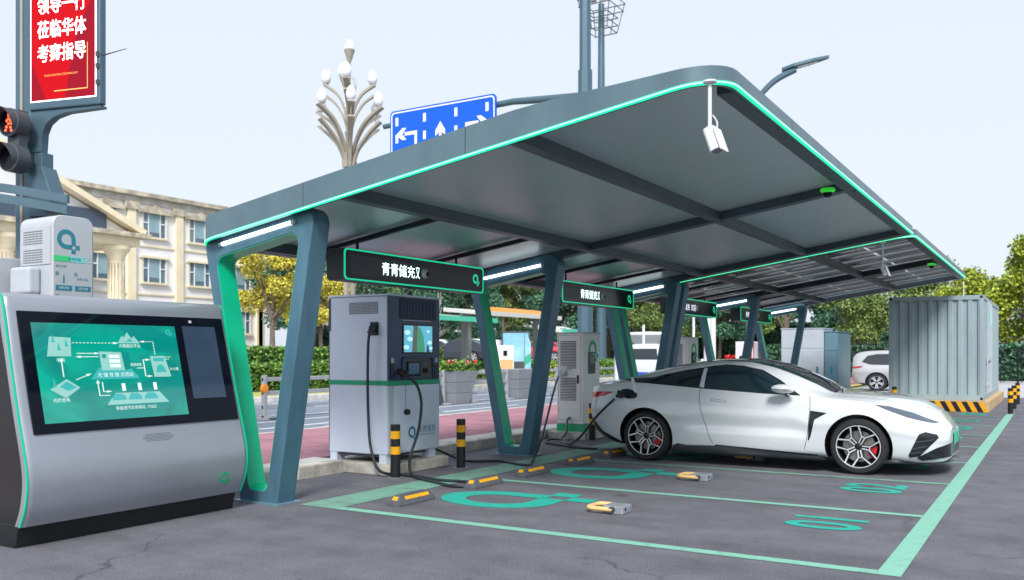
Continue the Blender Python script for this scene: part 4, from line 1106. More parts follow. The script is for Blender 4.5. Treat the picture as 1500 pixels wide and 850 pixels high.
def hermite(xs, ys, x):
    n = len(xs)
    if x <= xs[0]: return ys[0]
    if x >= xs[-1]: return ys[-1]
    i = max(k for k in range(n-1) if xs[k] <= x)
    def tan_(k):
        if k == 0: return (ys[1]-ys[0])/(xs[1]-xs[0])
        if k == n-1: return (ys[-1]-ys[-2])/(xs[-1]-xs[-2])
        a, b = (ys[k]-ys[k-1])/(xs[k]-xs[k-1]), (ys[k+1]-ys[k])/(xs[k+1]-xs[k])
        if a*b <= 0: return 0.0
        return 2*a*b/(a+b) if abs(a)+abs(b) > 1e-9 else 0.0
    h_ = xs[i+1]-xs[i]; t = (x-xs[i])/h_; m0, m1 = tan_(i)*h_, tan_(i+1)*h_
    return (2*t**3-3*t*t+1)*ys[i]+(t**3-2*t*t+t)*m0+(-2*t**3+3*t*t)*ys[i+1]+(t**3-t*t)*m1

class CarBody:
    # table rows: x, zb, ws, wm, zm, wb, zbelt, wr, zr, zt
    def crease(s, x):
        f = lambda a, b: max(0.0, min(1.0, (x-a)/(b-a)))
        u = f(0.50, 0.95)*(1-f(1.95, 2.30)); return u*u*(3-2*u)
    def __init__(s, table, arches, nx=110, arch_r=0.385, arch_z=0.335, crease=False):
        xs = [r[0] for r in table]; cols = list(zip(*table))
        x0, x1 = xs[0], xs[-1]; rows = []; s.arches = arches
        for i in range(nx+1):
            u = i/nx; x = x0+(x1-x0)*(0.5-0.5*cos(pi*u))*0.35+(x1-x0)*u*0.65
            zb_, ws, wm, zm, wb, zl, wr, zr, zt_ = [hermite(xs, cols[k], x) for k in range(1, 10)]
            pts = [(0.0, zb_), (ws*0.5, zb_), (ws-0.07, zb_)]
            g_ = s.crease(x) if crease else 0.0
            c1 = Vector((wm-(wm-ws)*0.35, zb_+(zm-zb_)*0.45, 0)).lerp(Vector((wm+0.004, 0.405+0.02*(2.2-x)/1.7, 0)), g_); c2 = Vector((wm-(wm-ws)*0.10, zb_+(zm-zb_)*0.75, 0)).lerp(Vector((wm-0.026, 0.505, 0)), g_)
            low = catmull([(ws-0.06, zb_-0.0, 0), (ws, zb_+0.06, 0), c1, c2, (wm, zm+0.06*g_, 0), (wm-(wm-wb)*0.38, zm+(zl-zm)*0.62, 0), (wb, zl, 0)], 6)
            pts += [(p.x, p.y) for p in low[1:]]
            mid = catmull([(wb, zl, 0), (wb+(wr-wb)*0.48+0.012, zl+(zr-zl)*0.5, 0), (wr, zr, 0)], 7)
            pts += [(p.x, p.y) for p in mid[1:]]
            top = catmull([(wr, zr, 0), (wr*0.82, zr+(zt_-zr)*0.52, 0), (wr*0.45, zr+(zt_-zr)*0.88, 0), (0.0, zt_, 0)], 6)
            pts += [(p.x, p.y) for p in top[1:]]
            rows.append([(x, -a, b) for a, b in pts]+[(x, a, b) for a, b in reversed(pts[1:-1])])
        mb = MB(); mb.grid(rows, closed=True); mb.poly(rows[0]); mb.poly(rows[-1])
        me = mb.mesh('car_shell', 'car_white')
        s.bm = bmesh.new(); s.bm.from_mesh(me); s.mesh = me
        s.arch_r, s.arch_z = arch_r, arch_z
    def cut_mesh(s, name, paint):
        """body with the wheel arches cut out"""
        me = s.mesh.copy(); me.name = name; me.materials.clear(); me.materials.append(MATS[paint]); me.materials.append(MATS['car_trim'])
        ob = bpy.data.objects.new('tmp', me); COL.objects.link(ob); tmp = [ob]
        for ax in s.arches:
            for sd in (-1, 1):
                cb = MB(); prof = [(0,0.60),(s.arch_r,0.60),(s.arch_r,1.25),(0,1.25)]
                cb.lathe([(r, sd*y) for r, y in prof], (ax, 0, s.arch_z), 'Y', 40)
                cm = cb.mesh('cut', ['car_trim', 'car_trim'])
                for p in cm.polygons: p.material_index = 1
                co = bpy.data.objects.new('cut', cm); COL.objects.link(co); tmp.append(co)
                md = ob.modifiers.new('b', 'BOOLEAN'); md.object = co; md.operation = 'DIFFERENCE'; md.solver = 'EXACT'; md.material_mode = 'INDEX'
        dg = bpy.context.evaluated_depsgraph_get(); dg.update()
        res = bpy.data.meshes.new_from_object(ob.evaluated_get(dg)); res.name = name
        for o in tmp: bpy.data.objects.remove(o)
        res.polygons.foreach_set('use_smooth', [True]*len(res.polygons)); res.set_sharp_from_angle(angle=radians(32))
        return res
    def patch(s, poly, view='S', off=0.003, side=-1, cond=None):
        """crisp surface patch: the body cut by the planes of a convex outline (x,z from the side, x,y from above, y,z from an end)"""
        b = s.bm.copy()
        area = sum(poly[i][0]*poly[(i+1)%len(poly)][1]-poly[(i+1)%len(poly)][0]*poly[i][1] for i in range(len(poly)))
        if area < 0: poly = list(reversed(poly))
        if view == 'S':
            dele = [f for f in b.faces if f.calc_center_median().y*side < 0]
        elif view == 'T': dele = [f for f in b.faces if f.normal.z < 0.08]
        elif view == 'F': dele = [f for f in b.faces if f.normal.x < 0.05]
        else: dele = [f for f in b.faces if f.normal.x > -0.05]
        if cond: dele = list(set(dele) | {f for f in b.faces if not cond(f.calc_center_median())})
        bmesh.ops.delete(b, geom=dele, context='FACES')
        n = len(poly)
        for i in range(n):
            (ax, ay), (bx, by) = poly[i], poly[(i+1) % n]
            dx, dy = bx-ax, by-ay
            if view == 'S': co, no = (ax, 0, ay), (dy, 0, -dx)
            elif view == 'T': co, no = (ax, ay, 0), (dy, -dx, 0)
            else: co, no = (0, ax, ay), (0, dy, -dx)
            if Vector(no).length < 1e-9: continue
            bmesh.ops.bisect_plane(b, geom=b.verts[:]+b.edges[:]+b.faces[:], plane_co=co, plane_no=no, clear_outer=True)
        b.normal_update()
        mv = [(v, v.normal.copy()) for v in b.verts]
        for v, nn in mv: v.co += nn*off
        # close the rim of the patch down to the body
        ext = bmesh.ops.extrude_edge_only(b, edges=[e for e in b.edges if e.is_boundary])
        nv = [v for v in ext['geom'] if isinstance(v, bmesh.types.BMVert)]
        kd = {}
        for v in nv:
            q = min(((o.co-v.co).length_squared, i) for i, (o, _) in enumerate(mv) if (o.co-v.co).length_squared < 1e-10)[1] if mv else None
            v.co -= mv[q][1]*(off+0.002)
        return b
    def panel(s, name, polys, m, parent, view='S', off=0.003, side=-1, cond=None, mirror=False):
        bm = bmesh.new()
        if polys and isinstance(polys[0][0], (int, float)): polys = [polys]
        for poly in polys:
            b = s.patch(poly, view, off, -1 if mirror else side, cond)
            tmp = bpy.data.meshes.new('t'); b.to_mesh(tmp); b.free(); bm.from_mesh(tmp); bpy.data.meshes.remove(tmp)
        if mirror:
            for v in bm.verts: v.co.y = -v.co.y
            bmesh.ops.reverse_faces(bm, faces=bm.faces)
        me = bpy.data.meshes.new(name); bm.to_mesh(me); bm.free()
        me.materials.append(MATS[m]); me.polygons.foreach_set('use_smooth', [True]*len(me.polygons))
        if len(me.polygons): me.set_sharp_from_angle(angle=radians(45))
        return link(name, me, parent)
def strip(pts, w_):
    """thin convex quads along a polyline (2-D)"""
    res = []
    for i in range(len(pts)-1):
        p, q = Vector(pts[i]), Vector(pts[i+1]); d = (q-p).normalized(); n = Vector((-d.y, d.x))*w_/2; e = d*w_*0.3
        res.append([tuple(p-n-e), tuple(q-n+e), tuple(q+n+e), tuple(p+n-e)])
    return res

WHEEL_CACHE = {}
def wheel(parent, x, y, side, R=0.335, rr=0.257, W=0.245, style='sport', hub_rot=0.0, red=True):
    """wheel with tyre, rim, spokes; outer face towards side*Y"""
    key = (R, rr, W, style)
    if key not in WHEEL_CACHE:
        ty = MB().lathe([(rr,-W/2+.02),(rr+.01,-W/2),(R-.03,-W/2+.004),(R-.008,-W/2+.03),(R,-W/2+.055),(R,-.03),(R-.006,-.028),(R-.006,-.022),(R,-.02),(R,.02),(R-.006,.022),(R-.006,.028),(R,.03),(R,W/2-.055),(R-.008,W/2-.03),(R-.03,W/2-.004),(rr+.01,W/2),(rr,W/2-.02)], (0,0,0), 'Y', 56).mesh('tyre', 'tyre', 40)
        barrel = MB().lathe([(rr-.001,-W/2+.02),(rr-.004,-W/2+.012),(rr-.016,-W/2+.016),(rr-.022,-W/2+.05),(rr-.03,W/2-.03),(0,W/2-.03)], (0,0,0), 'Y', 48).mesh('rim_barrel', 'rim_dark', 40)
        lip = MB().lathe([(rr-.002,-W/2+.019),(rr-.003,-W/2+.006),(rr-.012,-W/2+.006),(rr-.016,-W/2+.02)], (0,0,0), 'Y', 56).mesh('rim', 'rim_silver', 40)
        sp, sd = MB(), MB()
        def bar(r0, a0, r1, a1, w0, w1, mb, yo, th):
            p, q = Vector((r0*cos(a0), 0, r0*sin(a0))), Vector((r1*cos(a1), 0, r1*sin(a1)))
            d = (q-p).normalized(); n = Vector((-d.z, 0, d.x))
            dish = lambda r: yo+0.028*(1-r/rr)
            vs = []
            for pt, ww, r in ((p, w0, r0), (q, w1, r1)):
                for s_ in (-1, 1):
                    for dy in (0, th): vs.append((pt.x+n.x*ww*s_, dish(r)+dy, pt.z+n.z*ww*s_))
            mb.add(vs, [(0,2,6,4),(1,5,7,3),(0,1,3,2),(4,6,7,5),(0,4,5,1),(2,3,7,6)])
        if style == 'sport':
            for k in range(5):
                a = 2*pi*k/5+pi/2
                for s_ in (-1, 1):
                    f_ = radians(25)*s_
                    bar(0.035, a+s_*radians(24), 0.130, a+radians(9)*s_, 0.008, 0.007, sp, -W/2+.010, 0.006)
                    bar(0.128, a+radians(9)*s_, rr-.012, a+f_, 0.007, 0.008, sp, -W/2+.010, 0.006)
                    bar(0.035, a+s_*radians(24), 0.130, a+radians(9)*s_, 0.014, 0.014, sd, -W/2+.017, 0.03)
                    bar(0.128, a+radians(9)*s_, rr-.014, a+f_, 0.014, 0.016, sd, -W/2+.017, 0.03)
                bar(0.130, a+radians(10), 0.130, a-radians(10), 0.006, 0.006, sp, -W/2+.010, 0.006)
        else:
            for k in range(10):
                a = 2*pi*k/10
                bar(0.04, a, rr-.012, a+0.16*(1 if k % 2 else -1), 0.012, 0.020, sp, -W/2+.012, 0.02)
        hubm = MB().lathe([(0,-W/2+.022),(.03,-W/2+.024),(.045,-W/2+.034),(.06,-W/2+.06)], (0,0,0), 'Y', 20)
        disc = MB().lathe([(.06,-W/2+.085),(rr*.72,-W/2+.085),(rr*.72,-W/2+.11),(.06,-W/2+.11)], (0,0,0), 'Y', 36)
        cal = MB()
        rows = []
        for i in range(7):
            a = radians(-22+44*i/6); r0, r1 = rr*.50, rr*.80
            rows.append([(r0*cos(a), -W/2+.065, r0*sin(a)), (r1*cos(a), -W/2+.065, r1*sin(a)), (r1*cos(a), -W/2+.12, r1*sin(a)), (r0*cos(a), -W/2+.12, r0*sin(a))])
        cal.grid(rows, closed=True); cal.poly(rows[0]); cal.poly(rows[-1])
        WHEEL_CACHE[key] = (ty, barrel, lip, sp.mesh('spokes', 'rim_silver'), sd.mesh('spoke_backs', 'rim_dark'), hubm.mesh('hub_cap', 'rim_dark', 40), disc.mesh('brake_disc', 'disc_grey', 40), cal.mesh('brake_caliper', 'caliper_red', 40))
    ty, barrel, lip, sp, sd, hub, disc, cal = WHEEL_CACHE[key]
    o = link('wheel', ty, parent); o.location = (x, y, R)
    o.rotation_euler = (0, hub_rot, 0 if side < 0 else pi)
    for nm, me in (('rim_barrel', barrel), ('rim', lip), ('spokes', sp), ('spoke_backs', sd), ('hub_cap', hub)): 
        c = link(nm, me, o)
        if nm in ('spokes', 'spoke_backs'): tag(c, kind='stuff')
    if style == 'sport':
        link('brake_disc', disc, o); c = link('brake_caliper', cal, o); c.rotation_euler = (0, -hub_rot+(0.35 if red else 0), 0)
    return o

def coupe():
    T = [(-0.86,.50,.60,.70,.72,.62,.93,.45,.985,.995), (-0.81,.42,.74,.83,.72,.74,.97,.55,1.02,1.035), (-0.68,.32,.83,.915,.72,.81,1.0,.60,1.045,1.055),
         (-0.40,.22,.89,.970,.72,.85,1.035,.62,1.085,1.11), (0.06,.18,.92,.988,.70,.86,1.055,.62,1.165,1.235), (0.45,.18,.93,.975,.66,.86,1.035,.63,1.235,1.315),
         (0.98,.18,.93,.958,.62,.86,.99,.635,1.298,1.37), (1.3,.18,.93,.952,.60,.86,.97,.63,1.292,1.375), (1.6,.18,.93,.952,.60,.86,.95,.63,1.235,1.332),
         (1.9,.18,.93,.955,.60,.86,.935,.64,1.125,1.24), (2.2,.18,.93,.962,.60,.85,.915,.66,1.0,1.105), (2.45,.18,.93,.972,.62,.83,.895,.62,.935,.968),
         (2.77,.18,.93,.986,.62,.82,.868,.56,.925,.952), (3.1,.18,.92,.975,.58,.79,.815,.52,.90,.925), (3.4,.17,.86,.92,.52,.72,.725,.46,.815,.845),
         (3.55,.17,.78,.84,.48,.64,.655,.40,.74,.762), (3.66,.18,.66,.71,.45,.53,.585,.33,.64,.652), (3.72,.21,.52,.56,.43,.42,.525,.26,.56,.565)]
    B = CarBody(T, (0.06, 2.77), 120, crease=True)
    t = thing('sports_coupe', 'white two-door electric coupe plugged in and parked under the canopy', 'car', (-4.78, 12.15, 0))
    body = link('body', B.cut_mesh('body', 'car_white'), t)
    qw = [(-0.12,1.078),(0.10,1.052),(0.45,1.027),(0.775,1.000),(0.775,1.245),(0.55,1.207),(0.25,1.145)]
    fw = [(0.855,0.992),(1.3,0.962),(1.90,0.935),(2.02,0.940),(1.78,1.095),(1.55,1.215),(1.30,1.268),(1.08,1.283),(0.90,1.266),(0.84,1.252)]
    trim = [(-0.42,1.072),(-0.12,1.053),(0.45,1.010),(1.0,0.968),(1.6,0.935),(2.12,0.912),(2.14,0.925),(1.6,0.955),(1.0,0.985),(0.45,1.030)]
    for mir in (False, True):
        B.panel('quarter_window', qw, 'car_glass', body, mirror=mir, off=0.003)
        B.panel('door_window', fw, 'car_glass_teal', body, mirror=mir, off=0.003)
        B.panel('window_surround', [[(-0.40,1.088),(-0.12,1.048),(0.08,1.040),(0.08,1.118)], [(0.06,1.040),(0.81,0.986),(0.81,1.263),(0.55,1.225),(0.25,1.163),(0.06,1.112)], [(0.80,0.986),(1.6,0.938),(2.08,0.922),(1.80,1.105),(1.56,1.232),(1.30,1.285),(1.08,1.299),(0.90,1.281),(0.80,1.262)]], 'car_trim', body, mirror=mir, off=0.0012)
        B.panel('b_pillar', [(0.785,1.002),(0.845,0.996),(0.832,1.252),(0.785,1.244)], 'silver_paint', body, mirror=mir, off=0.0045)
        B.panel('door_seam', strip([(0.80,0.985),(0.80,0.88),(0.83,0.72),(0.88,0.55),(0.94,0.40),(0.99,0.28)], 0.006), 'car_trim', body, mirror=mir, off=0.0012)
        B.panel('door_seam', strip([(2.19,0.915),(2.21,0.80),(2.20,0.60),(2.18,0.42),(2.145,0.27)], 0.006), 'car_trim', body, mirror=mir, off=0.0012)
        B.panel('door_handle', strip([(0.95,0.845),(0.97,0.858),(1.05,0.850),(1.15,0.838),(1.165,0.825),(1.15,0.812),(1.04,0.828),(0.96,0.832),(0.95,0.845)], 0.004), 'dark_grey', body, mirror=mir, off=0.0012)
        B.panel('fender_vent', [[(2.215,0.745),(2.42,0.722),(2.33,0.665),(2.255,0.63),(2.205,0.60)], [(2.205,0.64),(2.27,0.64),(2.225,0.44),(2.205,0.385),(2.19,0.385)]], 'car_trim', body, mirror=mir, off=0.004)
        B.panel('headlight', [(2.93,0.835),(3.10,0.815),(3.35,0.745),(3.61,0.632),(3.56,0.628),(3.30,0.695),(3.05,0.785)], 'lamp_clear', body, mirror=mir, off=0.004)
        it = B.panel('bumper_intake', [(3.43,0.515),(3.49,0.535),(3.60,0.505),(3.62,0.47),(3.43,0.255),(3.33,0.235),(3.315,0.26)], 'car_trim', body, mirror=mir, off=0.006)
        B.panel('intake_slat', strip([(3.40,0.42),(3.57,0.45)], 0.012)+strip([(3.36,0.34),(3.50,0.375)], 0.012)+strip([(3.34,0.285),(3.44,0.305)], 0.01), 'dark_grey', it, mirror=mir, off=0.012)
        B.panel('tail_light', [(-0.90,0.885),(-0.68,0.912),(-0.46,0.918),(-0.43,0.908),(-0.56,0.862),(-0.70,0.838),(-0.90,0.825)], 'lamp_red', body, mirror=mir, off=0.004)
        B.panel('rear_diffuser', [[(-0.95,0.53),(-0.74,0.50),(-0.60,0.36),(-0.60,0.10),(-0.95,0.10)], [(-0.61,0.37),(-0.30,0.235),(-0.30,0.10),(-0.61,0.10)]], 'car_trim', body, mirror=mir, off=0.008)
        B.panel('front_grille', [(3.40,0.235),(3.60,0.35),(3.74,0.40),(3.74,0.24),(3.45,0.20)], 'car_trim', body, mirror=mir, off=0.005)
        sgn = 1 if mir else -1
        # side skirt and front lip with their own depth
        mb = MB(); rows = []
        for x, z_, o_ in ((0.44,.235,.935),(0.52,.262,.958),(0.62,.245,.965),(1.0,.255,.972),(1.12,.262,.975),(1.9,.215,.972),(2.30,.190,.962),(2.39,.175,.945)):
            rows.append([(x, sgn*(o_-0.12), .145), (x, sgn*o_, .150), (x, sgn*(o_+.008), .172), (x, sgn*(o_-.012), z_), (x, sgn*(o_-0.12), z_)])
        mb.grid(rows, closed=True); mb.poly(rows[0]); mb.poly(rows[-1])
        link('side_skirt', mb.mesh('side_skirt', 'car_trim', 35), body)
        B.panel('skirt_strip', [(1.02,0.272),(2.3,0.212),(2.30,0.202),(1.02,0.258)], 'car_trim', body, mirror=mir, off=0.006)  # thin black trim strip along the top of the skirt
    mb = MB(); rows = []
    for y in [i*0.05-0.95 for i in range(39)]:
        a = abs(y)/0.95; xx = 3.74-0.62*a**3.2; rows.append([(xx-0.16, y, .150), (xx+0.012, y, .160), (xx+0.018, y, .176), (xx-0.02, y, .195), (xx-0.16, y, .20)])
    mb.grid(rows, closed=True); mb.poly(rows[0]); mb.poly(rows[-1]); link('front_lip', mb.mesh('front_lip', 'car_trim', 40), body)
    B.panel('glass_roof', [(2.44,-.52),(2.40,-.575),(2.1,-.585),(1.7,-.545),(1.2,-.525),(0.5,-.525),(-0.30,-.50),(-0.42,-.44),(-0.42,.44),(-0.30,.50),(0.5,.525),(1.2,.525),(1.7,.545),(2.1,.585),(2.40,.575),(2.44,.52)], 'car_glass', body, 'T', 0.003)
    B.panel('tail_light_bar', [(-0.60,.815),(.60,.815),(.60,.865),(-0.60,.865)], 'lamp_red', body, 'B', 0.004, cond=lambda c: c.x < -0.7)
    for s_ in (-1, 1):
        B.panel('hood_vent', [(2.62,s_*.36),(3.02,s_*.30),(3.03,s_*.27),(2.63,s_*.315)], 'car_trim', body, 'T', 0.002)
        B.panel('hood_seam', strip([(2.50,s_*.70),(2.8,s_*.66),(3.15,s_*.60),(3.45,s_*.42),(3.60,s_*.12)], 0.005), 'dark_grey', body, 'T', 0.001, cond=lambda c: c.z > 0.5)
    link('wiper', MB().tube([(2.50,-.45,.965),(2.43,-.1,.99),(2.40,.30,1.005)], 0.008, 6).mesh('wiper', 'car_trim'), body)
    # number plate
    p = link('number_plate', MB().box(3.735, 3.745, -.22, .22, .36, .50).mesh('number_plate', 'plate_green'), body)
    # door mirrors
    for s_ in (-1, 1):
        mb = MB(); rows = []
        for i in range(11):
            u = i/10; x = 1.775+0.285*u; r = 0.062*(max(0.02, sin(pi*min(1, u*0.93+0.05))))**0.55
            rows.append([(x, s_*(1.03+r*1.45*cos(2*pi*k/14)+0.02*(1-u)), 1.015+r*0.93*sin(2*pi*k/14)-0.012*u) for k in range(14)])
        mb.grid(rows, closed=True); mb.poly(rows[0]); mb.poly(rows[-1])
        mo = link('door_mirror', mb.mesh('door_mirror', 'car_white', 60), t)
        ml = MB().box(1.79, 2.02, s_*1.125-0.004, s_*1.125+0.004, 1.000, 1.006); link('mirror_line', ml.mesh('mirror_line', 'car_trim'), mo)
        link('mirror_stalk', MB().tube([(1.93, s_*0.84, .93), (1.93, s_*0.93, .94), (1.93, s_*0.99, .965)], [.03,.028,.034], 10).mesh('mirror_stalk', 'car_trim', 50), mo)
    # charging port with open flap
    hx, hz = -0.19, 0.895
    B.panel('charging_port', [(hx+0.135*cos(2*pi*k/16), hz+0.062*sin(2*pi*k/16)-0.15*0.135*cos(2*pi*k/16)) for k in range(16)], 'car_trim', body, off=0.005)
    mb = MB(); mb.prism([(0.055*cos(2*pi*k/20), 0.105*sin(2*pi*k/20)) for k in range(20)], lambda a, b, d: (hx+0.115+d+b*-0.22, -1.045-a*0.9, 1.02+b), 0, 0.012)
    link('port_flap', mb.mesh('port_flap', 'car_white', 40), body)
    for x, hr in ((0.06, 0.10), (2.77, 0.45)):
        for s_ in (-1, 1): wheel(t, x, s_*0.835, s_, hub_rot=hr)
    return t
coupe()

def plain_car(name, label, cat, loc, rot, T, arches, paint, win, glass_top, wheelR=0.33, lamps=None, group=None, nx=60, front_win=None, rear=None, arch_r=0.38):
    B = CarBody(T, arches, nx, arch_r, wheelR)
    t = thing(name, label, cat, loc, group); t.rotation_euler = (0, 0, rot)
    if T is SUV: t.scale = (1, 1, 0.93)
    body = link('body', B.cut_mesh('body', paint), t)
    for mir in (False, True):
        for w_ in win: B.panel('side_window', w_, 'car_glass', body, mirror=mir, off=0.004)
        B.panel('tail_light', lamps[0], 'lamp_red', body, mirror=mir, off=0.006)
        B.panel('headlight', lamps[1], 'lamp_clear', body, mirror=mir, off=0.006)
        s_ = 1 if mir else -1
        link('door_mirror', MB().lathe([(0,-.1),(.05,-.07),(.07,0),(.05,.07),(0,.1)], (arches[1]-0.72, s_*(T[len(T)//2][3]+0.07), T[len(T)//2][6]+0.05), 'X', 10).mesh('door_mirror', paint, 60), body)
        B.panel('lower_trim', [(T[0][0]+.05,.10),(T[-1][0]-.05,.10),(T[-1][0]-.05,.30),(T[0][0]+.05,.32)], 'car_trim', body, mirror=mir, off=0.006, cond=lambda c: all(abs(c.x-a) > 0.36 for a in arches))
    for g_ in glass_top: B.panel('windscreen', g_, 'car_glass', body, 'T', 0.004)
    if rear: B.panel('rear_window', rear, 'car_glass', body, 'B', 0.005)
    link('number_plate', MB().box(T[0][0]-.012, T[0][0]+.0, -.22, .22, .62, .76).mesh('number_plate', 'plate_blue'), body)
    for x in arches:
        for s_ in (-1, 1): wheel(t, x, s_*(T[len(T)//2][3]-0.13), s_, wheelR, wheelR*0.70, 0.22, 'plain')
    return t
# table rows: x, zb, ws, wm, zm, wb, zbelt, wr, zr, zt
SUV = [(-0.92,.55,.55,.66,.80,.60,1.05,.50,1.28,1.32), (-0.86,.42,.74,.84,.80,.76,1.06,.60,1.42,1.46), (-0.7,.30,.84,.90,.80,.82,1.06,.62,1.55,1.60), (-0.3,.24,.88,.93,.78,.84,1.06,.62,1.62,1.67),
       (0.5,.24,.88,.93,.76,.85,1.05,.63,1.65,1.70), (1.3,.24,.88,.93,.76,.85,1.03,.63,1.63,1.68), (1.75,.24,.88,.93,.76,.85,1.02,.64,1.50,1.56), (2.15,.24,.88,.93,.76,.84,1.01,.66,1.22,1.28),
       (2.42,.24,.88,.93,.76,.82,1.0,.62,1.06,1.09), (2.8,.24,.88,.93,.74,.80,.97,.58,1.02,1.05), (3.3,.26,.84,.88,.70,.74,.88,.52,.94,.97), (3.55,.28,.70,.76,.66,.62,.80,.45,.84,.86), (3.64,.34,.56,.62,.62,.5,.72,.36,.75,.76)]
SUV_W = [[(-0.55,1.20),(-0.25,1.09),(0.45,1.075),(0.45,1.54),(0.0,1.53),(-0.35,1.46)], [(0.52,1.075),(1.25,1.055),(1.25,1.54),(0.52,1.55)], [(1.32,1.055),(2.05,1.035),(1.95,1.15),(1.68,1.42),(1.45,1.53),(1.32,1.535)]]
SEDAN = [(-1.0,.45,.60,.70,.72,.62,.90,.45,.98,1.0), (-0.92,.34,.76,.84,.72,.74,.95,.55,1.02,1.05), (-0.6,.24,.84,.89,.70,.80,.97,.60,1.07,1.10), (-0.25,.20,.86,.90,.68,.81,.97,.60,1.18,1.22), (0.3,.20,.86,.90,.66,.82,.96,.59,1.36,1.41),
         (1.0,.20,.86,.90,.66,.82,.95,.59,1.41,1.46), (1.45,.20,.86,.90,.66,.82,.94,.60,1.36,1.42), (1.9,.20,.86,.90,.66,.82,.93,.62,1.17,1.22), (2.3,.20,.86,.90,.66,.80,.92,.60,.98,1.0), (2.75,.20,.86,.90,.64,.78,.87,.56,.92,.94), (3.3,.22,.80,.85,.58,.70,.78,.48,.84,.86), (3.52,.26,.66,.72,.54,.58,.70,.40,.74,.75), (3.6,.32,.52,.58,.52,.46,.62,.32,.64,.65)]
SEDAN_W = [[(-0.25,1.04),(0.40,0.985),(0.40,1.32),(0.15,1.28)], [(0.46,0.985),(1.15,0.97),(1.15,1.36),(0.8,1.36),(0.46,1.33)], [(1.21,0.97),(2.05,0.95),(1.75,1.16),(1.45,1.31),(1.21,1.355)]]
SEDAN_G = [[(2.22,-.5),(2.1,-.56),(1.58,-.50),(1.58,.50),(2.1,.56),(2.22,.5)], [(0.2,-.50),(-0.42,-.52),(-0.42,.52),(0.2,.50)]]
SUV_G = [[(2.36,-.54),(2.2,-.60),(1.68,-.56),(1.68,.56),(2.2,.60),(2.36,.54)]]
L_SUV = ([(-0.95,1.0),(-0.62,1.03),(-0.48,1.03),(-0.58,.95),(-0.95,.91)], [(3.05,.84),(3.5,.76),(3.58,.70),(3.2,.74)])
L_SED = ([(-1.0,.84),(-0.75,.90),(-0.6,.90),(-0.65,.80),(-1.0,.74)], [(3.0,.76),(3.45,.68),(3.5,.62),(3.1,.66)])
plain_car('parked_suv', 'silver suv with its tail beside the container and yellow grass', 'suv', (-5.97, 37.6, 0), radians(4), SUV, (0.0, 2.72), 'car_silver', SUV_W, SUV_G, 0.36, L_SUV, 'cars parked beyond the container', arch_r=0.42)
plain_car('parked_suv', 'white suv parked behind the silver suv near the railing', 'suv', (-7.3, 46.5, 0), radians(4), SUV, (0.0, 2.72), 'car_white', SUV_W, SUV_G, 0.36, L_SUV, 'cars parked beyond the container', arch_r=0.42)
MPV = [(-0.95,.55,.60,.72,.85,.70,1.12,.60,1.50,1.54), (-0.90,.40,.80,.88,.85,.82,1.14,.66,1.66,1.71), (-0.6,.26,.90,.96,.82,.88,1.14,.70,1.76,1.81)]+[(x,.24,.92,.97,.80,.88,1.12,.70,z-.05,z) for x, z in ((0.2,1.83),(1.2,1.83),(1.9,1.79))]+[(2.4,.24,.92,.97,.80,.87,1.10,.72,1.50,1.56), (2.85,.24,.92,.97,.80,.84,1.08,.68,1.18,1.22), (3.2,.24,.90,.95,.78,.82,1.04,.60,1.08,1.11), (3.75,.28,.82,.87,.72,.72,.92,.52,.97,1.0), (4.0,.36,.66,.72,.68,.56,.80,.42,.83,.84)]
plain_car('passenger_van', 'white passenger van driving on the road behind the coupe', 'van', (-13.0, 31.6, 0), radians(88), MPV, (0.0, 3.05), 'car_white', [[(-0.6,1.25),(-0.4,1.18),(0.55,1.17),(0.55,1.66),(-0.5,1.62)], [(0.62,1.17),(1.55,1.16),(1.55,1.66),(0.62,1.66)], [(1.62,1.16),(2.6,1.14),(2.3,1.45),(2.05,1.62),(1.62,1.655)]], [[(2.8,-.6),(2.1,-.58),(2.1,.58),(2.8,.6)]], 0.36, ([(-0.98,1.1),(-0.8,1.1),(-0.8,.85),(-0.98,.85)], [(3.3,.94),(3.85,.84),(3.9,.76),(3.4,.82)]), rear=[(-.62,1.22),(.62,1.22),(.56,1.62),(-.56,1.62)], arch_r=0.42)
for i, (nm, lab, cat, X, Y, rot, tb, wn, gl, lp, pt) in enumerate((
    ('parked_car', 'white sedan showing its red tail light in the tree-lined car park', 'car', -34.0, 45.3, 10, SEDAN, SEDAN_W, SEDAN_G, L_SED, 'car_white'),
    ('parked_car', 'black sedan parked behind the flower planter', 'car', -30.2, 45.6, 192, SEDAN, SEDAN_W, SEDAN_G, L_SED, 'car_black'),
    ('parked_suv', 'white suv parked behind the black sedan', 'suv', -33.2, 51.5, 192, SUV, SUV_W, SUV_G, L_SUV, 'car_white'),
    ('parked_car', 'red sedan parked beyond the ticket kiosk', 'car', -28.6, 52.6, 200, SEDAN, SEDAN_W, SEDAN_G, L_SED, 'car_red'),
    ('parked_car', 'silver sedan parked behind the red sedan', 'car', -32.5, 60.0, 192, SEDAN, SEDAN_W, SEDAN_G, L_SED, 'car_silver'),
    ('parked_suv', 'silver suv parked under the trees behind the white sedan', 'suv', -38.5, 50.5, 10, SUV, SUV_W, SUV_G, L_SUV, 'car_silver'))):
    plain_car(nm, lab, cat, (X, Y, 0.9), radians(rot), tb, (0.0, 2.7), pt, wn, gl, 0.33, lp, 'cars in the tree-lined car park', nx=46, arch_r=0.38)
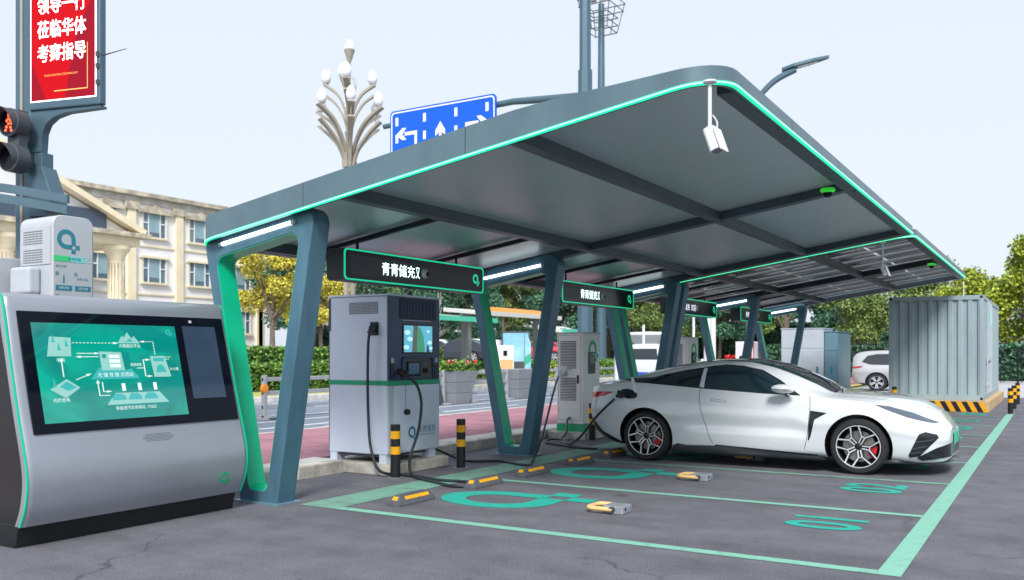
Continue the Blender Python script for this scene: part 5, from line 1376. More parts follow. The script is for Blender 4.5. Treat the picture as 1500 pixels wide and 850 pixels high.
# ================================================================ plants
mat('bark', (0.16, 0.13, 0.10), 0.9, var=0.3, vscale=6)
mat('bark_pale', (0.42, 0.40, 0.38), 0.9, var=0.3, vscale=6)
mat('leaf_dark', (0.085, 0.205, 0.115), 0.6, island=0.55, col2=(0.030, 0.095, 0.072))
mat('leaf_mid', (0.25, 0.34, 0.09), 0.6, island=0.5, col2=(0.05, 0.12, 0.055))
mat('leaf_bright', (0.42, 0.50, 0.05), 0.6, island=0.45, col2=(0.10, 0.18, 0.03))
mat('leaf_yellow', (0.95, 0.66, 0.10), 0.6, island=0.4, col2=(0.42, 0.34, 0.06))
mat('leaf_hedge', (0.16, 0.30, 0.05), 0.6, island=0.5, col2=(0.05, 0.14, 0.035))
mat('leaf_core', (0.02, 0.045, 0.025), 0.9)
mat('petal_red', (0.65, 0.03, 0.03), 0.5, island=0.3)
mat('petal_pink', (0.70, 0.35, 0.38), 0.5, island=0.3)
mat('petal_yellow', (0.80, 0.55, 0.04), 0.5, island=0.3)
def leaf(mb, p, s_, rnd):
    a, b = rnd.uniform(0, 2*pi), rnd.uniform(-0.9, 0.9)
    d = Vector((cos(a)*cos(b), sin(a)*cos(b), sin(b))); u = d.cross(Vector((rnd.uniform(-1,1), rnd.uniform(-1,1), rnd.uniform(-1,1)))).normalized()
    L, W = s_*rnd.uniform(.7, 1.3), s_*rnd.uniform(.3, .5)
    n = d.cross(u)*W*0.25
    mb.add([p-d*L*.5, p+u*W+n, p+d*L*.5, p-u*W+n], [(0,1,2),(0,2,3)])
def crown_mesh(seed, rx, rz, n, s_, m, clumps=16, fill=0.35, zbias=0.0):
    rnd = random.Random(seed); mb = MB(); cl = []
    for i in range(clumps):
        a = rnd.uniform(0, 2*pi); r = rnd.uniform(0.15, 0.78)**0.8; z = rnd.uniform(-0.75, 0.8)
        k = sqrt(max(0.1, 1-z*z)); cr = rnd.uniform(0.24, 0.42)
        cl.append((Vector((cos(a)*r*k*rx, sin(a)*r*k*rx, z*rz)), cr*rx, cr*rz*rnd.uniform(.7, 1.0)))
    for i in range(n):
        c, cr, cz = cl[i % clumps]
        v = Vector((rnd.gauss(0,1), rnd.gauss(0,1), rnd.gauss(0,1))).normalized()
        r = rnd.uniform(0.55, 1.05) if rnd.random() > fill else rnd.uniform(0.1, 0.7)
        leaf(mb, c+Vector((v.x*cr*r, v.y*cr*r, v.z*cz*r)), s_, rnd)
    me = bpy.data.meshes.new('crown'); me.from_pydata(mb.v, [], mb.f); me.materials.append(MATS[m]); me.update(); return me, cl
def trunk_mesh(seed, h_, r, cl, zc, m='bark', bare=False):
    rnd = random.Random(seed); mb = MB()
    mb.tube(catmull([(0,0,0),(rnd.uniform(-.1,.1),rnd.uniform(-.1,.1),h_*.35),(rnd.uniform(-.2,.2),rnd.uniform(-.2,.2),h_*.72)],4), [r*(1.25-0.9*i/8) for i in range(9)], 8)
    for c, cr, cz in cl[:10]:
        st = Vector((0,0,h_*rnd.uniform(.30,.55))); e = c+Vector((0,0,zc))
        mb.tube(catmull([st, st.lerp(e, .5)+Vector((0,0,.25)), e], 3), [r*.42-r*.06*i for i in range(7)], 6)
        if bare:
            for q in range(7):
                e2 = e+Vector((rnd.uniform(-1,1), rnd.uniform(-1,1), rnd.uniform(.1,1.3)))*h_*0.13
                mb.tube([st.lerp(e, rnd.uniform(.5,1)), e2], [r*.14, r*.03], 4)
    return mb.mesh('trunk', m, 60)
TV = {}
def tree_variant(key, seed, h_, rx, rz, zc, n, s_, m, clumps=16, bare=False, tm='bark', r=0.16):
    if bare:
        _, cl = crown_mesh(seed, rx, rz, 10, s_, m, clumps); TV[key] = (trunk_mesh(seed, h_, r, cl, zc, tm, True), None, zc)
    else:
        cm, cl = crown_mesh(seed, rx, rz, n, s_, m, clumps); TV[key] = (trunk_mesh(seed, h_, r, cl, zc, tm), cm, zc)
def tree(key, x, y, z, label, k=1.0, rot=0.0, group=None, name='tree', kz=None):
    t = thing(name, label, 'tree', (x, y, z), group); t.scale = (k, k, kz or k); t.rotation_euler = (0, 0, rot)
    tr, cm, zc = TV[key]
    link('trunk', tr, t)
    if cm: c = link('crown', cm, t); c.location = (0, 0, zc)
    return t
tree_variant('dark1', 1, 7.5, 3.4, 3.6, 5.4, 15000, 0.21, 'leaf_dark', 20)
tree_variant('dark2', 2, 7.0, 3.8, 3.3, 5.0, 15000, 0.21, 'leaf_dark', 18)
tree_variant('mid1', 3, 7.5, 3.4, 3.5, 5.2, 15000, 0.21, 'leaf_mid', 20)
tree_variant('mid2', 4, 6.5, 3.3, 3.0, 4.7, 14000, 0.20, 'leaf_mid', 18)
tree_variant('bright1', 5, 7.0, 3.2, 3.3, 5.2, 15000, 0.19, 'leaf_bright', 22)
tree_variant('bright2', 6, 6.5, 3.0, 3.0, 4.8, 14000, 0.19, 'leaf_bright', 20)
tree_variant('yellow', 8, 5.6, 2.5, 2.3, 4.3, 9000, 0.16, 'leaf_yellow', 16)
tree_variant('bare', 9, 7.0, 2.6, 2.6, 5.6, 0, 0.2, 'leaf_mid', 10, True, 'bark')
tree_variant('bare_pale', 10, 4.2, 1.3, 1.2, 3.2, 0, 0.2, 'leaf_mid', 7, True, 'bark_pale', 0.13)
tree('yellow', -36.6, 34.9, 0.9, 'tree with golden yellow autumn leaves beside the cream building', 1.05, 0.4)
tree('yellow', -39.2, 41.5, 0.9, 'smaller golden yellow tree among the green trees behind the slanted frame', 0.85, 2.4)
row = [('dark2',-45,46.5,1.1),('dark1',-50,52,1.2),('mid1',-45.5,53,1.05),('mid2',-49,60,1.3),('dark2',-44,60,1.15),('mid1',-46,67,1.3),('mid2',-41,66,1.1),
       ('dark1',-40.5,72,1.25),('dark2',-36,69,1.1),('mid1',-36,76.5,1.3),('mid2',-31.5,71,1.05),('dark1',-30,78,1.3),('mid1',-26.5,73,1.05),('dark2',-24,79,1.2),('mid2',-21,74,1.05),('dark1',-17,78,1.2),('dark2',-41,50.5,0.8),('dark1',-38,57,0.8),
       ('mid1',-24,62,0.8),('dark2',-20,60.5,0.75)]
words = {'dark1': 'tall dark green tree', 'dark2': 'broad dark green tree', 'mid1': 'tall mid green tree', 'mid2': 'rounded mid green tree', 'bright1': 'tall yellow-green tree', 'bright2': 'rounded yellow-green tree'}
rnd = random.Random(5)
for i, (k_, x, y, s_) in enumerate(row):
    tree(k_, x, y, 0.9, words[k_]+' in the row behind the car park', s_, rnd.uniform(0, 6), 'trees behind the car park: '+k_)
for k_, x, y, s_, lab in (('mid2',-11.5,60,0.95,'rounded green tree behind the silver suv'), ('dark1',-13.5,66,1.05,'tall dark tree behind the grey equipment cabinets'), ('mid1',-7.5,63,1.0,'green tree rising behind the left end of the container'),
                       ('bright2',-4.5,60,1.0,'rounded yellow-green tree behind the middle of the container'), ('bright1',-1.2,57,1.12,'tallest yellow-green tree at the right end of the container'), ('bright2',2.2,55,1.0,'yellow-green tree behind the row of three bollards'), ('bright1',5.5,56,1.0,'yellow-green tree by the far end of the railing'), ('dark2',1.0,64,1.1,'dark tree behind the yellow-green trees')):
    tree(k_, x, y, 0, lab, s_*0.84, rnd.uniform(0, 6), 'trees behind the container')
tree('bare', -14.5, 57, 0, 'leafless grey tree above the grey equipment cabinets', 1.1)
tree('bare_pale', -27.4, 37.2, 0.2, 'pale leafless tree beside the light bus shelter roof', 1.0)
# clipped hedges: leafy skin over a dark core
def hedge(x0, x1, y0, y1, z0, z1, label, m='leaf_hedge', n=9000, s_=0.10, group='clipped hedges along the road'):
    rnd = random.Random(int(y0*10)+int(x0)); t = thing('hedge', label, 'hedge', ((x0+x1)/2, (y0+y1)/2, z0), group)
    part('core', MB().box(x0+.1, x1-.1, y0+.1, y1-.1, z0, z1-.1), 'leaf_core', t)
    mb = MB(); H_, Wx, Wy = z1-z0, x1-x0, y1-y0; A = [Wy*H_, Wx*H_, Wx*Wy]
    for i in range(n):
        q = rnd.random()*sum(A); x, y, z = rnd.uniform(x0, x1), rnd.uniform(y0, y1), rnd.uniform(z0+.03, z1)
        if q < A[0]: x = x1+rnd.gauss(-.04,.06)
        elif q < A[0]+A[1]: y = y0+rnd.gauss(.04,.06)
        else: z = z1+rnd.gauss(-.03,.05)
        leaf(mb, Vector((x, y, z)), s_*1.5, rnd)
    off = world_of(t); mb.v = [(a-off.x, b-off.y, c-off.z) for a, b, c in mb.v]
    me = bpy.data.meshes.new('foliage'); me.from_pydata(mb.v, [], mb.f); me.materials.append(MATS[m]); me.update(); link('foliage', me, t)
    return t
hedge(-24.6, -23.6, 12, 33, 0.12, 1.02, 'low bright green hedge along the yellow grass verge', n=16000)
hedge(-29.8, -28.8, 20, 40, 0.9, 1.66, 'upper green hedge above the brick wall by the cream building', n=12000)
hedge(-24.6, -23.8, 41, 56, 0.12, 1.0, 'green hedge beside the passenger van', n=9000)
hedge(-26.6, -25.9, 36.5, 50, 0.14, 0.98, 'reddish green hedge in front of the parked sedans', n=9000)
o = part('brick_wall', MB().box(-26.98, -26.7, 10, 36, 0.14, 1.05), 'brick_wall'); tag(o, 'low brick retaining wall between the two hedges', 'wall')
def bush(x, y, z, r, m, label, n=900, s_=0.12):
    me, cl = crown_mesh(int(x*7+y), r, r*0.8, n, s_, m, 9, 0.3); o = link('bush', me); o.location = (x, y, z+r*0.7); return tag(o, label, 'bush', 'bushes')
bush(-20.8, 37.5, 0.12, 0.62, 'leaf_bright', 'round yellow-green bush beside the ticket kiosk')
bush(-9.3, 42.5, 0.0, 0.8, 'leaf_bright', 'yellow bush on the grass beside the silver suv', 1200)
bush(-7.9, 39.2, 0.0, 0.45, 'petal_yellow', 'low bush with yellow flowers behind the slim teal cabinet')
bush(-11.4, 36.5, 0.6, 0.55, 'petal_red', 'red flowering bush between the last slanted frames')
bush(-12.2, 37.2, 0.6, 0.45, 'petal_pink', 'pink flowering bush beside the red flowering bush')
o = part('planter_box', MB().box(-13.0, -10.6, 36.0, 38.2, 0.0, 0.75), 'mid_grey', None, bevel=0.03); tag(o, 'grey stone planter box under the red and pink bushes', 'planter')
def cycad(x, y, z, label, k=1.0):
    rnd = random.Random(int(x)); t = thing('cycad', label, 'cycad', (x, y, z), 'cycad palms by the cream building')
    part('trunk', MB().lathe([(0,0),(.22,0),(.26,.3),(.22,.75*k),(0,.8*k)], (x,y,z), 'Z', 12), 'bark', t, smooth=40)
    mb = MB()
    for i in range(44):
        a = rnd.uniform(0, 2*pi); el = rnd.uniform(.15, 1.2); L = rnd.uniform(1.0, 1.4)*k
        p = [Vector((x,y,z+.75*k))+Vector((cos(a)*cos(el)*L*s_, sin(a)*cos(el)*L*s_, sin(el)*L*s_-0.55*L*s_*s_)) for s_ in (0,.25,.5,.75,1)]
        w_ = Vector((-sin(a), cos(a), 0))*0.11*k
        for j in range(4):
            g0, g1 = (1-.2*j)*(.4 if j == 0 else 1), 1-.2*(j+1)
            mb.add([p[j]-w_*g0, p[j+1]-w_*g1, p[j+1]+w_*g1, p[j]+w_*g0], [(0,1,2,3)])
    part('fronds', mb, 'leaf_dark', t); return t
cycad(-35.0, 32.0, 0.75, 'cycad palm in front of the building end, behind the upper hedge', 1.0)
cycad(-45.0, 33.6, 2.6, 'cycad palm top showing above the kiosk in front of the column', 1.1)

# ================================================================ cream building
mat('stucco', (0.82, 0.82, 0.84), 0.85, var=0.06, vscale=0.25)
mat('cream', (0.86, 0.76, 0.54), 0.8, var=0.12, vscale=0.5)
mat('cream_stained', (0.78, 0.70, 0.52), 0.9, var=0.5, vscale=1.6, col2=(0.25, 0.23, 0.20))
mat('parapet_stained', (0.74, 0.72, 0.68), 0.9, var=0.5, vscale=1.2, col2=(0.38, 0.36, 0.33))
mat('win_glass', (0.12, 0.19, 0.24), 0.08, 0.0, var=0.4, vscale=0.4, coat=0.6)
mat('curtain', (0.28, 0.42, 0.48), 0.5, var=0.15, vscale=1.0)
mat('win_frame', (0.80, 0.82, 0.84), 0.5)
mat('slate', (0.07, 0.10, 0.15), 0.6)
def building():
    X = -55.0; t = thing('cream_building', 'three-storey white and cream classical building with a stained parapet', 'building', (X, 36, 0.55))
    part('wall', MB().box(X-14, X, 14, 51.2, 0.0, 12.0), 'stucco', t)
    part('parapet', MB().box(X-14.1, X+.12, 13.9, 51.3, 12.001, 12.45), 'parapet_stained', t)
    part('cornice', MB().box(X-14.3, X+.45, 13.7, 51.5, 12.452, 12.75), 'cream_stained', t)
    part('belt_course', MB().box(X+.001, X+.10, 14, 51.2, 9.0, 9.12), 'cream', t)
    part('belt_course', MB().box(X+.001, X+.10, 14, 51.2, 5.6, 5.72), 'cream', t)
    for i in range(10):
        y = 39.25+3.95*(i-6)
        if 14 < y < 51.3: 
            part('pilaster', MB().box(X+.001, X+.22, y-.32, y+.32, 0.55, 11.5), 'cream', t)
            part('capital', MB().box(X+.001, X+.32, y-.55, y+.55, 11.501, 12.0), 'cream_stained', t)
    part('pilaster', MB().box(X+.001, X+.22, 50.6, 51.2, 0.55, 11.5), 'cream', t)
    for fl, (z0, z1) in enumerate(((3.05,4.75),(6.50,8.20),(9.72,11.38))):
        for i in range(9):
            y = 41.15+3.95*(i-6)
            if not 15 < y < 50.6: continue
            w_ = part('window', MB().box(X-.05, X+.03, y-.98, y+.98, z0, z1), 'win_glass', t)
            for a0, a1 in ((-.98,-.90),(.90,.98),(-.52,-.45),(.45,.52)): part('window_bar', MB().box(X+.031, X+.09, y+a0, y+a1, z0, z1), 'win_frame', w_)
            part('window_bar', MB().box(X+.031, X+.09, y-.899, y-.521, z0+.95, z0+1.03), 'win_frame', w_); part('window_bar', MB().box(X+.031, X+.09, y+.521, y+.899, z0+.95, z0+1.03), 'win_frame', w_)
            part('curtain', MB().box(X+.032, X+.04, y-.449, y+.449, z0+0.35, z1-.02), 'curtain', w_)
            part('sill', MB().box(X+.001, X+.25, y-1.15, y+1.15, z0-.14, z0-.001), 'cream', w_)
            for s_ in (-1, 1): part('surround', MB().box(X+.002, X+.10, y+s_*1.03-.04, y+s_*1.03+.04, z0, z1), 'cream', w_)
            if fl < 2: part('lintel', MB().box(X+.001, X+.25, y-1.20, y+1.20, z1+.001, z1+.16), 'cream', w_)
            else:
                part('pediment', MB().prism([(y-1.45,z1+.001),(y+1.45,z1+.001),(y+1.45,z1+.16),(y,z1+.62),(y-1.45,z1+.16)], lambda a, b, d: (X+.001+d, a, b), 0, .30), 'cream_stained', w_)
    # entrance portico with columns and a gable
    PX = -47.0
    part('portico_entablature', MB().box(X+.23, PX, 14, 34.2, 7.85, 8.35), 'cream', t)
    part('portico_cornice', MB().box(X+.24, PX+.4, 13.8, 34.7, 8.351, 8.62), 'cream_stained', t)
    part('gable', MB().prism([(13.9,8.63),(34.0,8.63),(24.0,13.0)], lambda a, b, d: (PX-.9+d, a, b), 0, .4), 'stucco', t)
    dv = Vector((0, -10.4, 4.55)).normalized()
    part('gable_cornice', MB().obox((PX-.55, 29.25, 11.0), (.7,0,0), dv*5.75, Vector((0, 4.55, 10.4)).normalized()*.17), 'cream', t)
    part('gable_roof', MB().prism([(13.9,8.65),(34.0,8.65),(24.0,12.95)], lambda a, b, d: (X+.24+d, a, b), 0, 6.8), 'slate', t)
    part('dark_sign_band', MB().box(PX-.45, PX-.3, 20.0, 32.2, 8.7, 9.75), 'slate', t)
    for y in (20.0, 26.5, 33.1):
        c = part('column', MB().lathe([(.62,.55),(.62,.9),(.52,1.0),(.50,4.0),(.44,6.9),(.50,7.0)], (PX-.7, y, 0), 'Z', 20), 'cream', t, smooth=40)
        part('capital', MB().lathe([(.46,7.0),(.55,7.3),(.78,7.6),(.80,7.84)], (PX-.7, y, 0), 'Z', 20), 'cream', c, smooth=30)
        for k in range(16):
            a = 2*pi*k/16; part('flute', MB().tube([(PX-.7+.505*cos(a), y+.505*sin(a), 1.1), (PX-.7+.45*cos(a), y+.45*sin(a), 6.8)], .035, 5), 'cream_stained', c)
    sp = Plane2((PX+.42, 18.0, 8.4), (0,1,0), (0,0,1), (1,0,0))
    return t
building()

# ================================================================ median railing and planters
mat('rail_grey', (0.42, 0.44, 0.47), 0.4, 0.3, var=0.08, vscale=3)
mat('planter_grey', (0.27, 0.285, 0.31), 0.55, var=0.1, vscale=3)
MX = -14.72
def railing(y0, y1, label, n, brace=None):
    t = thing('road_railing', label, 'railing', (MX, y0, 0), 'grey railings between the road lanes')
    for z in (0.27, 0.58, 0.88): part('rail', MB().box(MX-.03, MX+.03, y0, y1, z-.045, z+.045), 'rail_grey', t, bevel=0.01)
    for i in range(n):
        y = y0+.05+(y1-y0-.1)*i/max(1, n-1)
        part('post', MB().box(MX-.05, MX+.05, y-.05, y+.05, 0.0, 0.97), 'rail_grey', t, bevel=0.02)
        part('foot', MB().box(MX-.2, MX+.2, y-.12, y+.12, 0.0, 0.05), 'rail_grey', t, bevel=0.01)
    if brace:
        part('slanted_brace', MB().prism([(brace,.05),(brace+.30,.05),(brace+1.0,.93),(brace+.75,.93)], lambda a, b, d: (MX-.06+d*.12, a, b), 0, 1), 'rail_grey', t, bevel=0.01)
        part('brace_foot', MB().box(MX-.25, MX+.25, brace-.4, brace+.4, 0.051, 0.09), 'rail_grey', t)
        part('orange_reflector', MB().lathe([(0,.05),(.09,.04),(.11,0),(.09,-.04),(0,-.05)], (MX+.02, y0+.05-.02, .68), 'X', 16), 'orange', t, smooth=40)
    return t
railing(7.6, 13.3, 'grey road railing ending short of the orange reflector', 4)
railing(13.75, 20.5, 'grey road railing with a slanted brace and an orange round reflector', 2, 14.15)
railing(21.75, 23.9, 'short grey road railing between the two tapered planters', 2)
railing(25.2, 29.0, 'grey road railing running on behind the second slanted frame', 3)
railing(29.2, 48.0, 'long grey road railing beyond the narrow charger', 8)
def planter(y, label, flowers, w_=0.62):
    t = thing('road_planter', label, 'planter', (MX, y, 0), 'tapered grey planters on the road median')
    zs = [(0.0,.34),(.31,.42),(.62,.51),(.95,.60)]
    for i in range(3):
        (z0, a0), (z1, a1) = zs[i], zs[i+1]; mb = MB()
        z0 += .008 if i else 0; o_ = .012*i
        mb.add([(MX+sx*a0*.62, y+sy*a0, z0) for sx, sy in ((-1,-1),(1,-1),(1,1),(-1,1))]+[(MX+sx*a1*.62, y+sy*a1, z1) for sx, sy in ((-1,-1),(1,-1),(1,1),(-1,1))], [(0,3,2,1),(4,5,6,7),(0,1,5,4),(1,2,6,5),(2,3,7,6),(3,0,4,7)])
        part('pot_band', mb, 'planter_grey', t, bevel=0.012)
    if flowers:
        rnd = random.Random(2); mb = MB()
        for i in range(1500): leaf(mb, Vector((MX+rnd.uniform(-.38,.38), y+rnd.uniform(-.66,.70), .95+abs(rnd.gauss(0.08,.09)))), .10, rnd)
        part('foliage', mb, 'leaf_hedge', t)
        for j in range(9):
            mb = MB(); c = Vector((MX+rnd.uniform(.0,.36), y+rnd.uniform(-.55,.45), 1.16+rnd.uniform(0,.06)))
            for i in range(14): leaf(mb, c+Vector((rnd.gauss(0,.04), rnd.gauss(0,.05), rnd.gauss(0,.03))), .07, rnd)
            part('flower', mb, 'petal_red' if j % 3 else 'petal_pink', t)
    return t
planter(21.1, 'tapered grey planter with red flowers beside the wide charging cabinet', True)
planter(24.55, 'empty tapered grey planter seen through the second slanted frame', False)
o = part('traffic_board', MB().prism([(20.15,0),(20.45,0),(20.10,1.0),(19.85,1.0)], lambda a, b, d: (MX-.05+d*.10, a, b), 0, 1), 'dark_grey', None, bevel=0.01); tag(o, 'dark slanted board against the flower planter', 'board')

# ================================================================ bus stop area
mat('roof_pale', (0.62, 0.62, 0.60), 0.6)
mat('roof_orange', (0.80, 0.30, 0.04), 0.5)
mat('mint_edge', (0.08, 0.55, 0.38), 0.45)
mat('poster_sky', (0.10, 0.42, 0.72), 0.5, var=0.5, vscale=1.0, col2=(0.40, 0.68, 0.82))
mat('poster_green', (0.04, 0.42, 0.25), 0.5)
mat('kiosk_orange', (0.80, 0.42, 0.20), 0.6)
def shelter(x0, x1, y0, y1, z, label, orange):
    t = thing('bus_shelter', label, 'bus shelter', ((x0+x1)/2, (y0+y1)/2, 0.14), 'bus shelters across the road')
    part('roof', MB().add([(x0,y0,z+.1),(x1,y0,z-.1),(x1,y1,z-.1),(x0,y1,z+.1),(x0,y0,z+.3),(x1,y0,z+.0),(x1,y1,z+.0),(x0,y1,z+.3)], [(0,3,2,1),(4,5,6,7),(0,1,5,4),(1,2,6,5),(2,3,7,6),(3,0,4,7)]), 'roof_pale', t)
    part('roof_edge', MB().box(x1-.02, x1+.10, y0-.05, y1+.05, z-.12, z+.10), 'roof_pale' if orange else 'mint_edge', t)
    if orange: part('roof_top', MB().prism([(x0+.5,z+.25),(x1-.1,z+.05),(x1-.3,z+.22),(x0+.9,z+.44)], lambda a, b, d: (a, d, b), y0+3.0, y1-.3), 'roof_orange', t)
    for y in (y0+.7, y1-.7): part('post', MB().box(x0+.9, x0+1.15, y-.12, y+.12, 0.14, z+.15), 'mid_grey', t)
    part('bench', MB().box(x0+.9, x0+1.4, y0+1.2, y1-1.2, .55, .62), 'roof_pale', t)
    return t
shelter(-24.9, -22.6, 30.0, 35.6, 3.0, 'pale bus shelter roof with mint green edge beside the wide charging cabinet', False)
shelter(-26.2, -24.0, 36.4, 44.6, 3.45, 'long bus shelter with an orange roof seen between the slanted frames', True)
shelter(-22.0, -20.6, 38.6, 41.2, 2.55, 'small sloping pale shelter beside the round yellow-green bush', False)
t = thing('poster_board', 'lit poster board with blue sky and green sign in the bus stop', 'poster', (-23.6, 39.5, 0.14)); pl = Plane2((-24.2, 38.75, 0.14), (0.86,0.51,0), (0,0,1))
mb = MB(); pl.rect(mb, -.05, 1.45, 0.1, 2.45, -.1, 0); part('frame', mb, 'dark_grey', t)
mb = MB(); pl.rect(mb, 0.05, 1.35, .9, 2.35, .001, .006); part('poster', mb, 'poster_sky', t)
mb = MB(); pl.rect(mb, 0.15, .60, 1.35, 1.75, .007, .010); part('poster_sign', mb, 'poster_green', t)
t = thing('ticket_kiosk', 'white ticket kiosk with an orange panel in front of the bus stop', 'kiosk', (-21.0, 34.0, 0.12)); pl = Plane2((-21.6, 33.6, 0.12), (0.86,0.51,0), (0,0,1))
mb = MB(); pl.rect(mb, -.05, 1.05, 0, 1.7, -.7, 0); part('body', mb, 'white_wall', t, bevel=0.02)
mb = MB(); pl.rect(mb, .45, 1.0, .05, 1.05, .001, .015); part('door', mb, 'kiosk_orange', t)
mb = MB(); pl.rect(mb, .58, .75, 1.22, 1.45, .001, .015); part('display', mb, 'black_gloss', t)
t = thing('banner_flag', 'upright teal and blue banner flag beside the ticket kiosk', 'banner', (-20.3, 34.4, 0.12))
part('pole', MB().tube([(-20.3,34.4,.12),(-20.3,34.4,2.4)], .02, 6), 'mid_grey', t)
part('cloth', MB().prism([(0.02,.5),(.28,.5),(.28,1.9),(.10,2.35),(.02,2.35)], lambda a, b, d: (-20.3+a*.86, 34.4+a*.51+d, b), 0, .01), 'poster_sky', t)
part('cloth_tip', MB().prism([(0.021,.9),(.279,1.1),(.279,1.45),(.021,1.3)], lambda a, b, d: (-20.3+a*.86, 34.39+a*.51+d, b), 0, .03), 'poster_green', t)
t = thing('white_booth', 'small white booth with a curved overhanging roof beyond the van', 'booth', (-17.5, 42.0, 0))
part('roof', MB().lathe([(0,2.55),(1.1,2.5),(1.35,2.38),(1.2,2.2),(.7,1.9),(.55,1.6)], (-17.5,42.0,0), 'Z', 24), 'white_wall', t, smooth=50)
part('body', MB().lathe([(.54,1.6),(.54,0)], (-17.5,42.0,0), 'Z', 24), 'white_wall', t, smooth=50)

# ================================================================ tall poles
mat('pole_teal', (0.085, 0.155, 0.20), 0.4, 0.3, var=0.08, vscale=1)
mat('lamp_beige', (0.36, 0.33, 0.28), 0.55, var=0.1, vscale=3)
mat('globe_white', (0.86, 0.88, 0.92), 0.3)
def gantry():
    px, py = -11.6, 23.1; t = thing('road_sign_gantry', 'tall teal steel pole with an arm carrying the blue lane sign', 'sign', (px, py, 0))
    part('pole', MB().tube([(px,py,0),(px,py,9.6)], [.24,.215], 8), 'pole_teal', t)
    part('upper_pole', MB().tube([(px,py,9.601),(px,py,15)], [.175,.16], 8), 'pole_teal', t)
    part('base_plate', MB().box(px-.4, px+.4, py-.4, py+.4, 0.126, .17), 'pole_teal', t)
    part('arm', MB().tube([(px,py-.05,8.85),(-14,py-.05,9.05),(-19.0,py-.05,8.95)], [.13,.10,.085], 10), 'pole_teal', t, smooth=40)
    W, H = 4.1, 2.55; pl = Plane2((-18.62, py-.20, 9.35-H), (1,0,0), (0,0,1), (0,-1,0))
    b = part('sign_board', MB().prism(rrect(0,W,0,H,.14), pl, -.05, 0), 'sign_blue', t)
    mb = MB(); ring_prism(mb, rrect(.05,W-.05,.05,H-.05,.12), rrect(.09,W-.09,.09,H-.09,.10), pl, .001, .004); part('sign_border', mb, 'sign_white', b)
    for a in (.28, 1.40, 2.62, 3.78):
        for k in range(4):
            mb = MB(); pl.rect(mb, a-.055, a+.055, 2.05-k*.56, 2.32-k*.56, .001, .004); part('lane_dash', mb, 'sign_white', b)
    def arrow_up(a):
        mb = MB(); mb.prism([(a-.05,.25),(a+.05,.25),(a+.05,1.80),(a-.05,1.80)], pl, .001, .004); part('arrow_stem', mb, 'sign_white', b)
        part('arrow_head', MB().prism([(a-.19,1.53),(a,1.68),(a+.19,1.53),(a+.19,1.70),(a,1.98),(a-.19,1.70)], pl, .0045, .007), 'sign_white', b)
    def arrow_turn(a, s_):
        part('arrow_stem', MB().prism([(a-.05,.25),(a+.05,.25),(a+.05,1.70),(a-.05,1.70)], pl, .001, .004), 'sign_white', b)
        x = sorted((a-.05*s_, a+.45*s_)); mb = MB(); pl.rect(mb, x[0], x[1], 1.701, 1.81, .001, .004); part('arrow_bar', mb, 'sign_white', b)
        q = a+.38*s_; part('arrow_head', MB().prism([(q,1.56),(q+.16*s_,1.56),(q+.42*s_,1.755),(q+.16*s_,1.95),(q,1.95),(q+.16*s_,1.755)], pl, .0045, .007), 'sign_white', b)
    arrow_turn(1.05, -1); arrow_up(2.02); arrow_turn(3.02, 1)
gantry()
def flood_mast():
    px, py = -31.2, 65; t = thing('floodlight_mast', 'tall floodlight mast with a wire cage of lamps at the top', 'mast', (px, py, 0.55))
    part('mast', MB().tube([(px,py,.55),(px,py,29.5)], [.45,.24], 12), 'pole_teal', t, smooth=40)
    for k, (z, w_) in enumerate(((27.3,.95),(27.9,1.0),(28.5,1.0),(29.1,1.35),(29.7,1.45))):
        pts = [(px-w_,py-w_,z),(px+w_,py-w_,z),(px+w_,py+w_,z),(px-w_,py+w_,z),(px-w_,py-w_,z)]
        part('cage_ring', MB().tube(pts, .045, 5), 'dark_grey', t)
    for sx in (-1, -.4, .4, 1):
        for sy in (-1, 1): part('cage_bar', MB().tube([(px+sx*.95,py+sy*.95,27.3),(px+sx*1.4,py+sy*1.4,29.7)], .035, 5), 'dark_grey', t)
    for sx in (-.9, 0, .9): part('floodlight', MB().box(px+sx-.22, px+sx+.22, py-1.6, py-1.3, 29.2, 29.7), 'mid_grey', t)
flood_mast()
def street_lamp():
    px, py = -10.4, 35.0; t = thing('street_lamp', 'curved steel street lamp rising above the canopy edge', 'street lamp', (px, py, 0))
    part('pole', MB().tube([(px,py,0),(px,py,10.2)], [.11,.08], 10), 'pole_teal', t, smooth=40)
    pts = catmull([(px,py,10.2),(px+.25,py+.1,11.3),(px+.9,py+.3,12.1),(px+1.7,py+.55,12.55)], 6)
    part('arm', MB().tube(pts, [.085+.003*i for i in range(len(pts))], 8), 'pole_teal', t, smooth=40)
    d = Vector((1,.3,.22)).normalized(); s_ = Vector((-.3,1,0)).normalized(); c = Vector((px+2.1,py+.7,12.75))
    part('lamp_head', MB().prism([(-.95,-.08),(-.5,-.2),(.2,-.18),(.8,-.05),(.85,0),(.8,.05),(.2,.18),(-.5,.2),(-.95,.08)], lambda a, b, e: c+d*a+s_*b*1.3+Vector((0,0,e)), -.05, .08), 'pole_teal', t, bevel=0.02)
    part('lens', MB().prism([(-.35,-.10),(.4,-.06),(.4,.06),(-.35,.10)], lambda a, b, e: c+d*a+s_*b*1.3+Vector((0,0,e)), -.06, -.051), 'globe_white', t)
street_lamp()
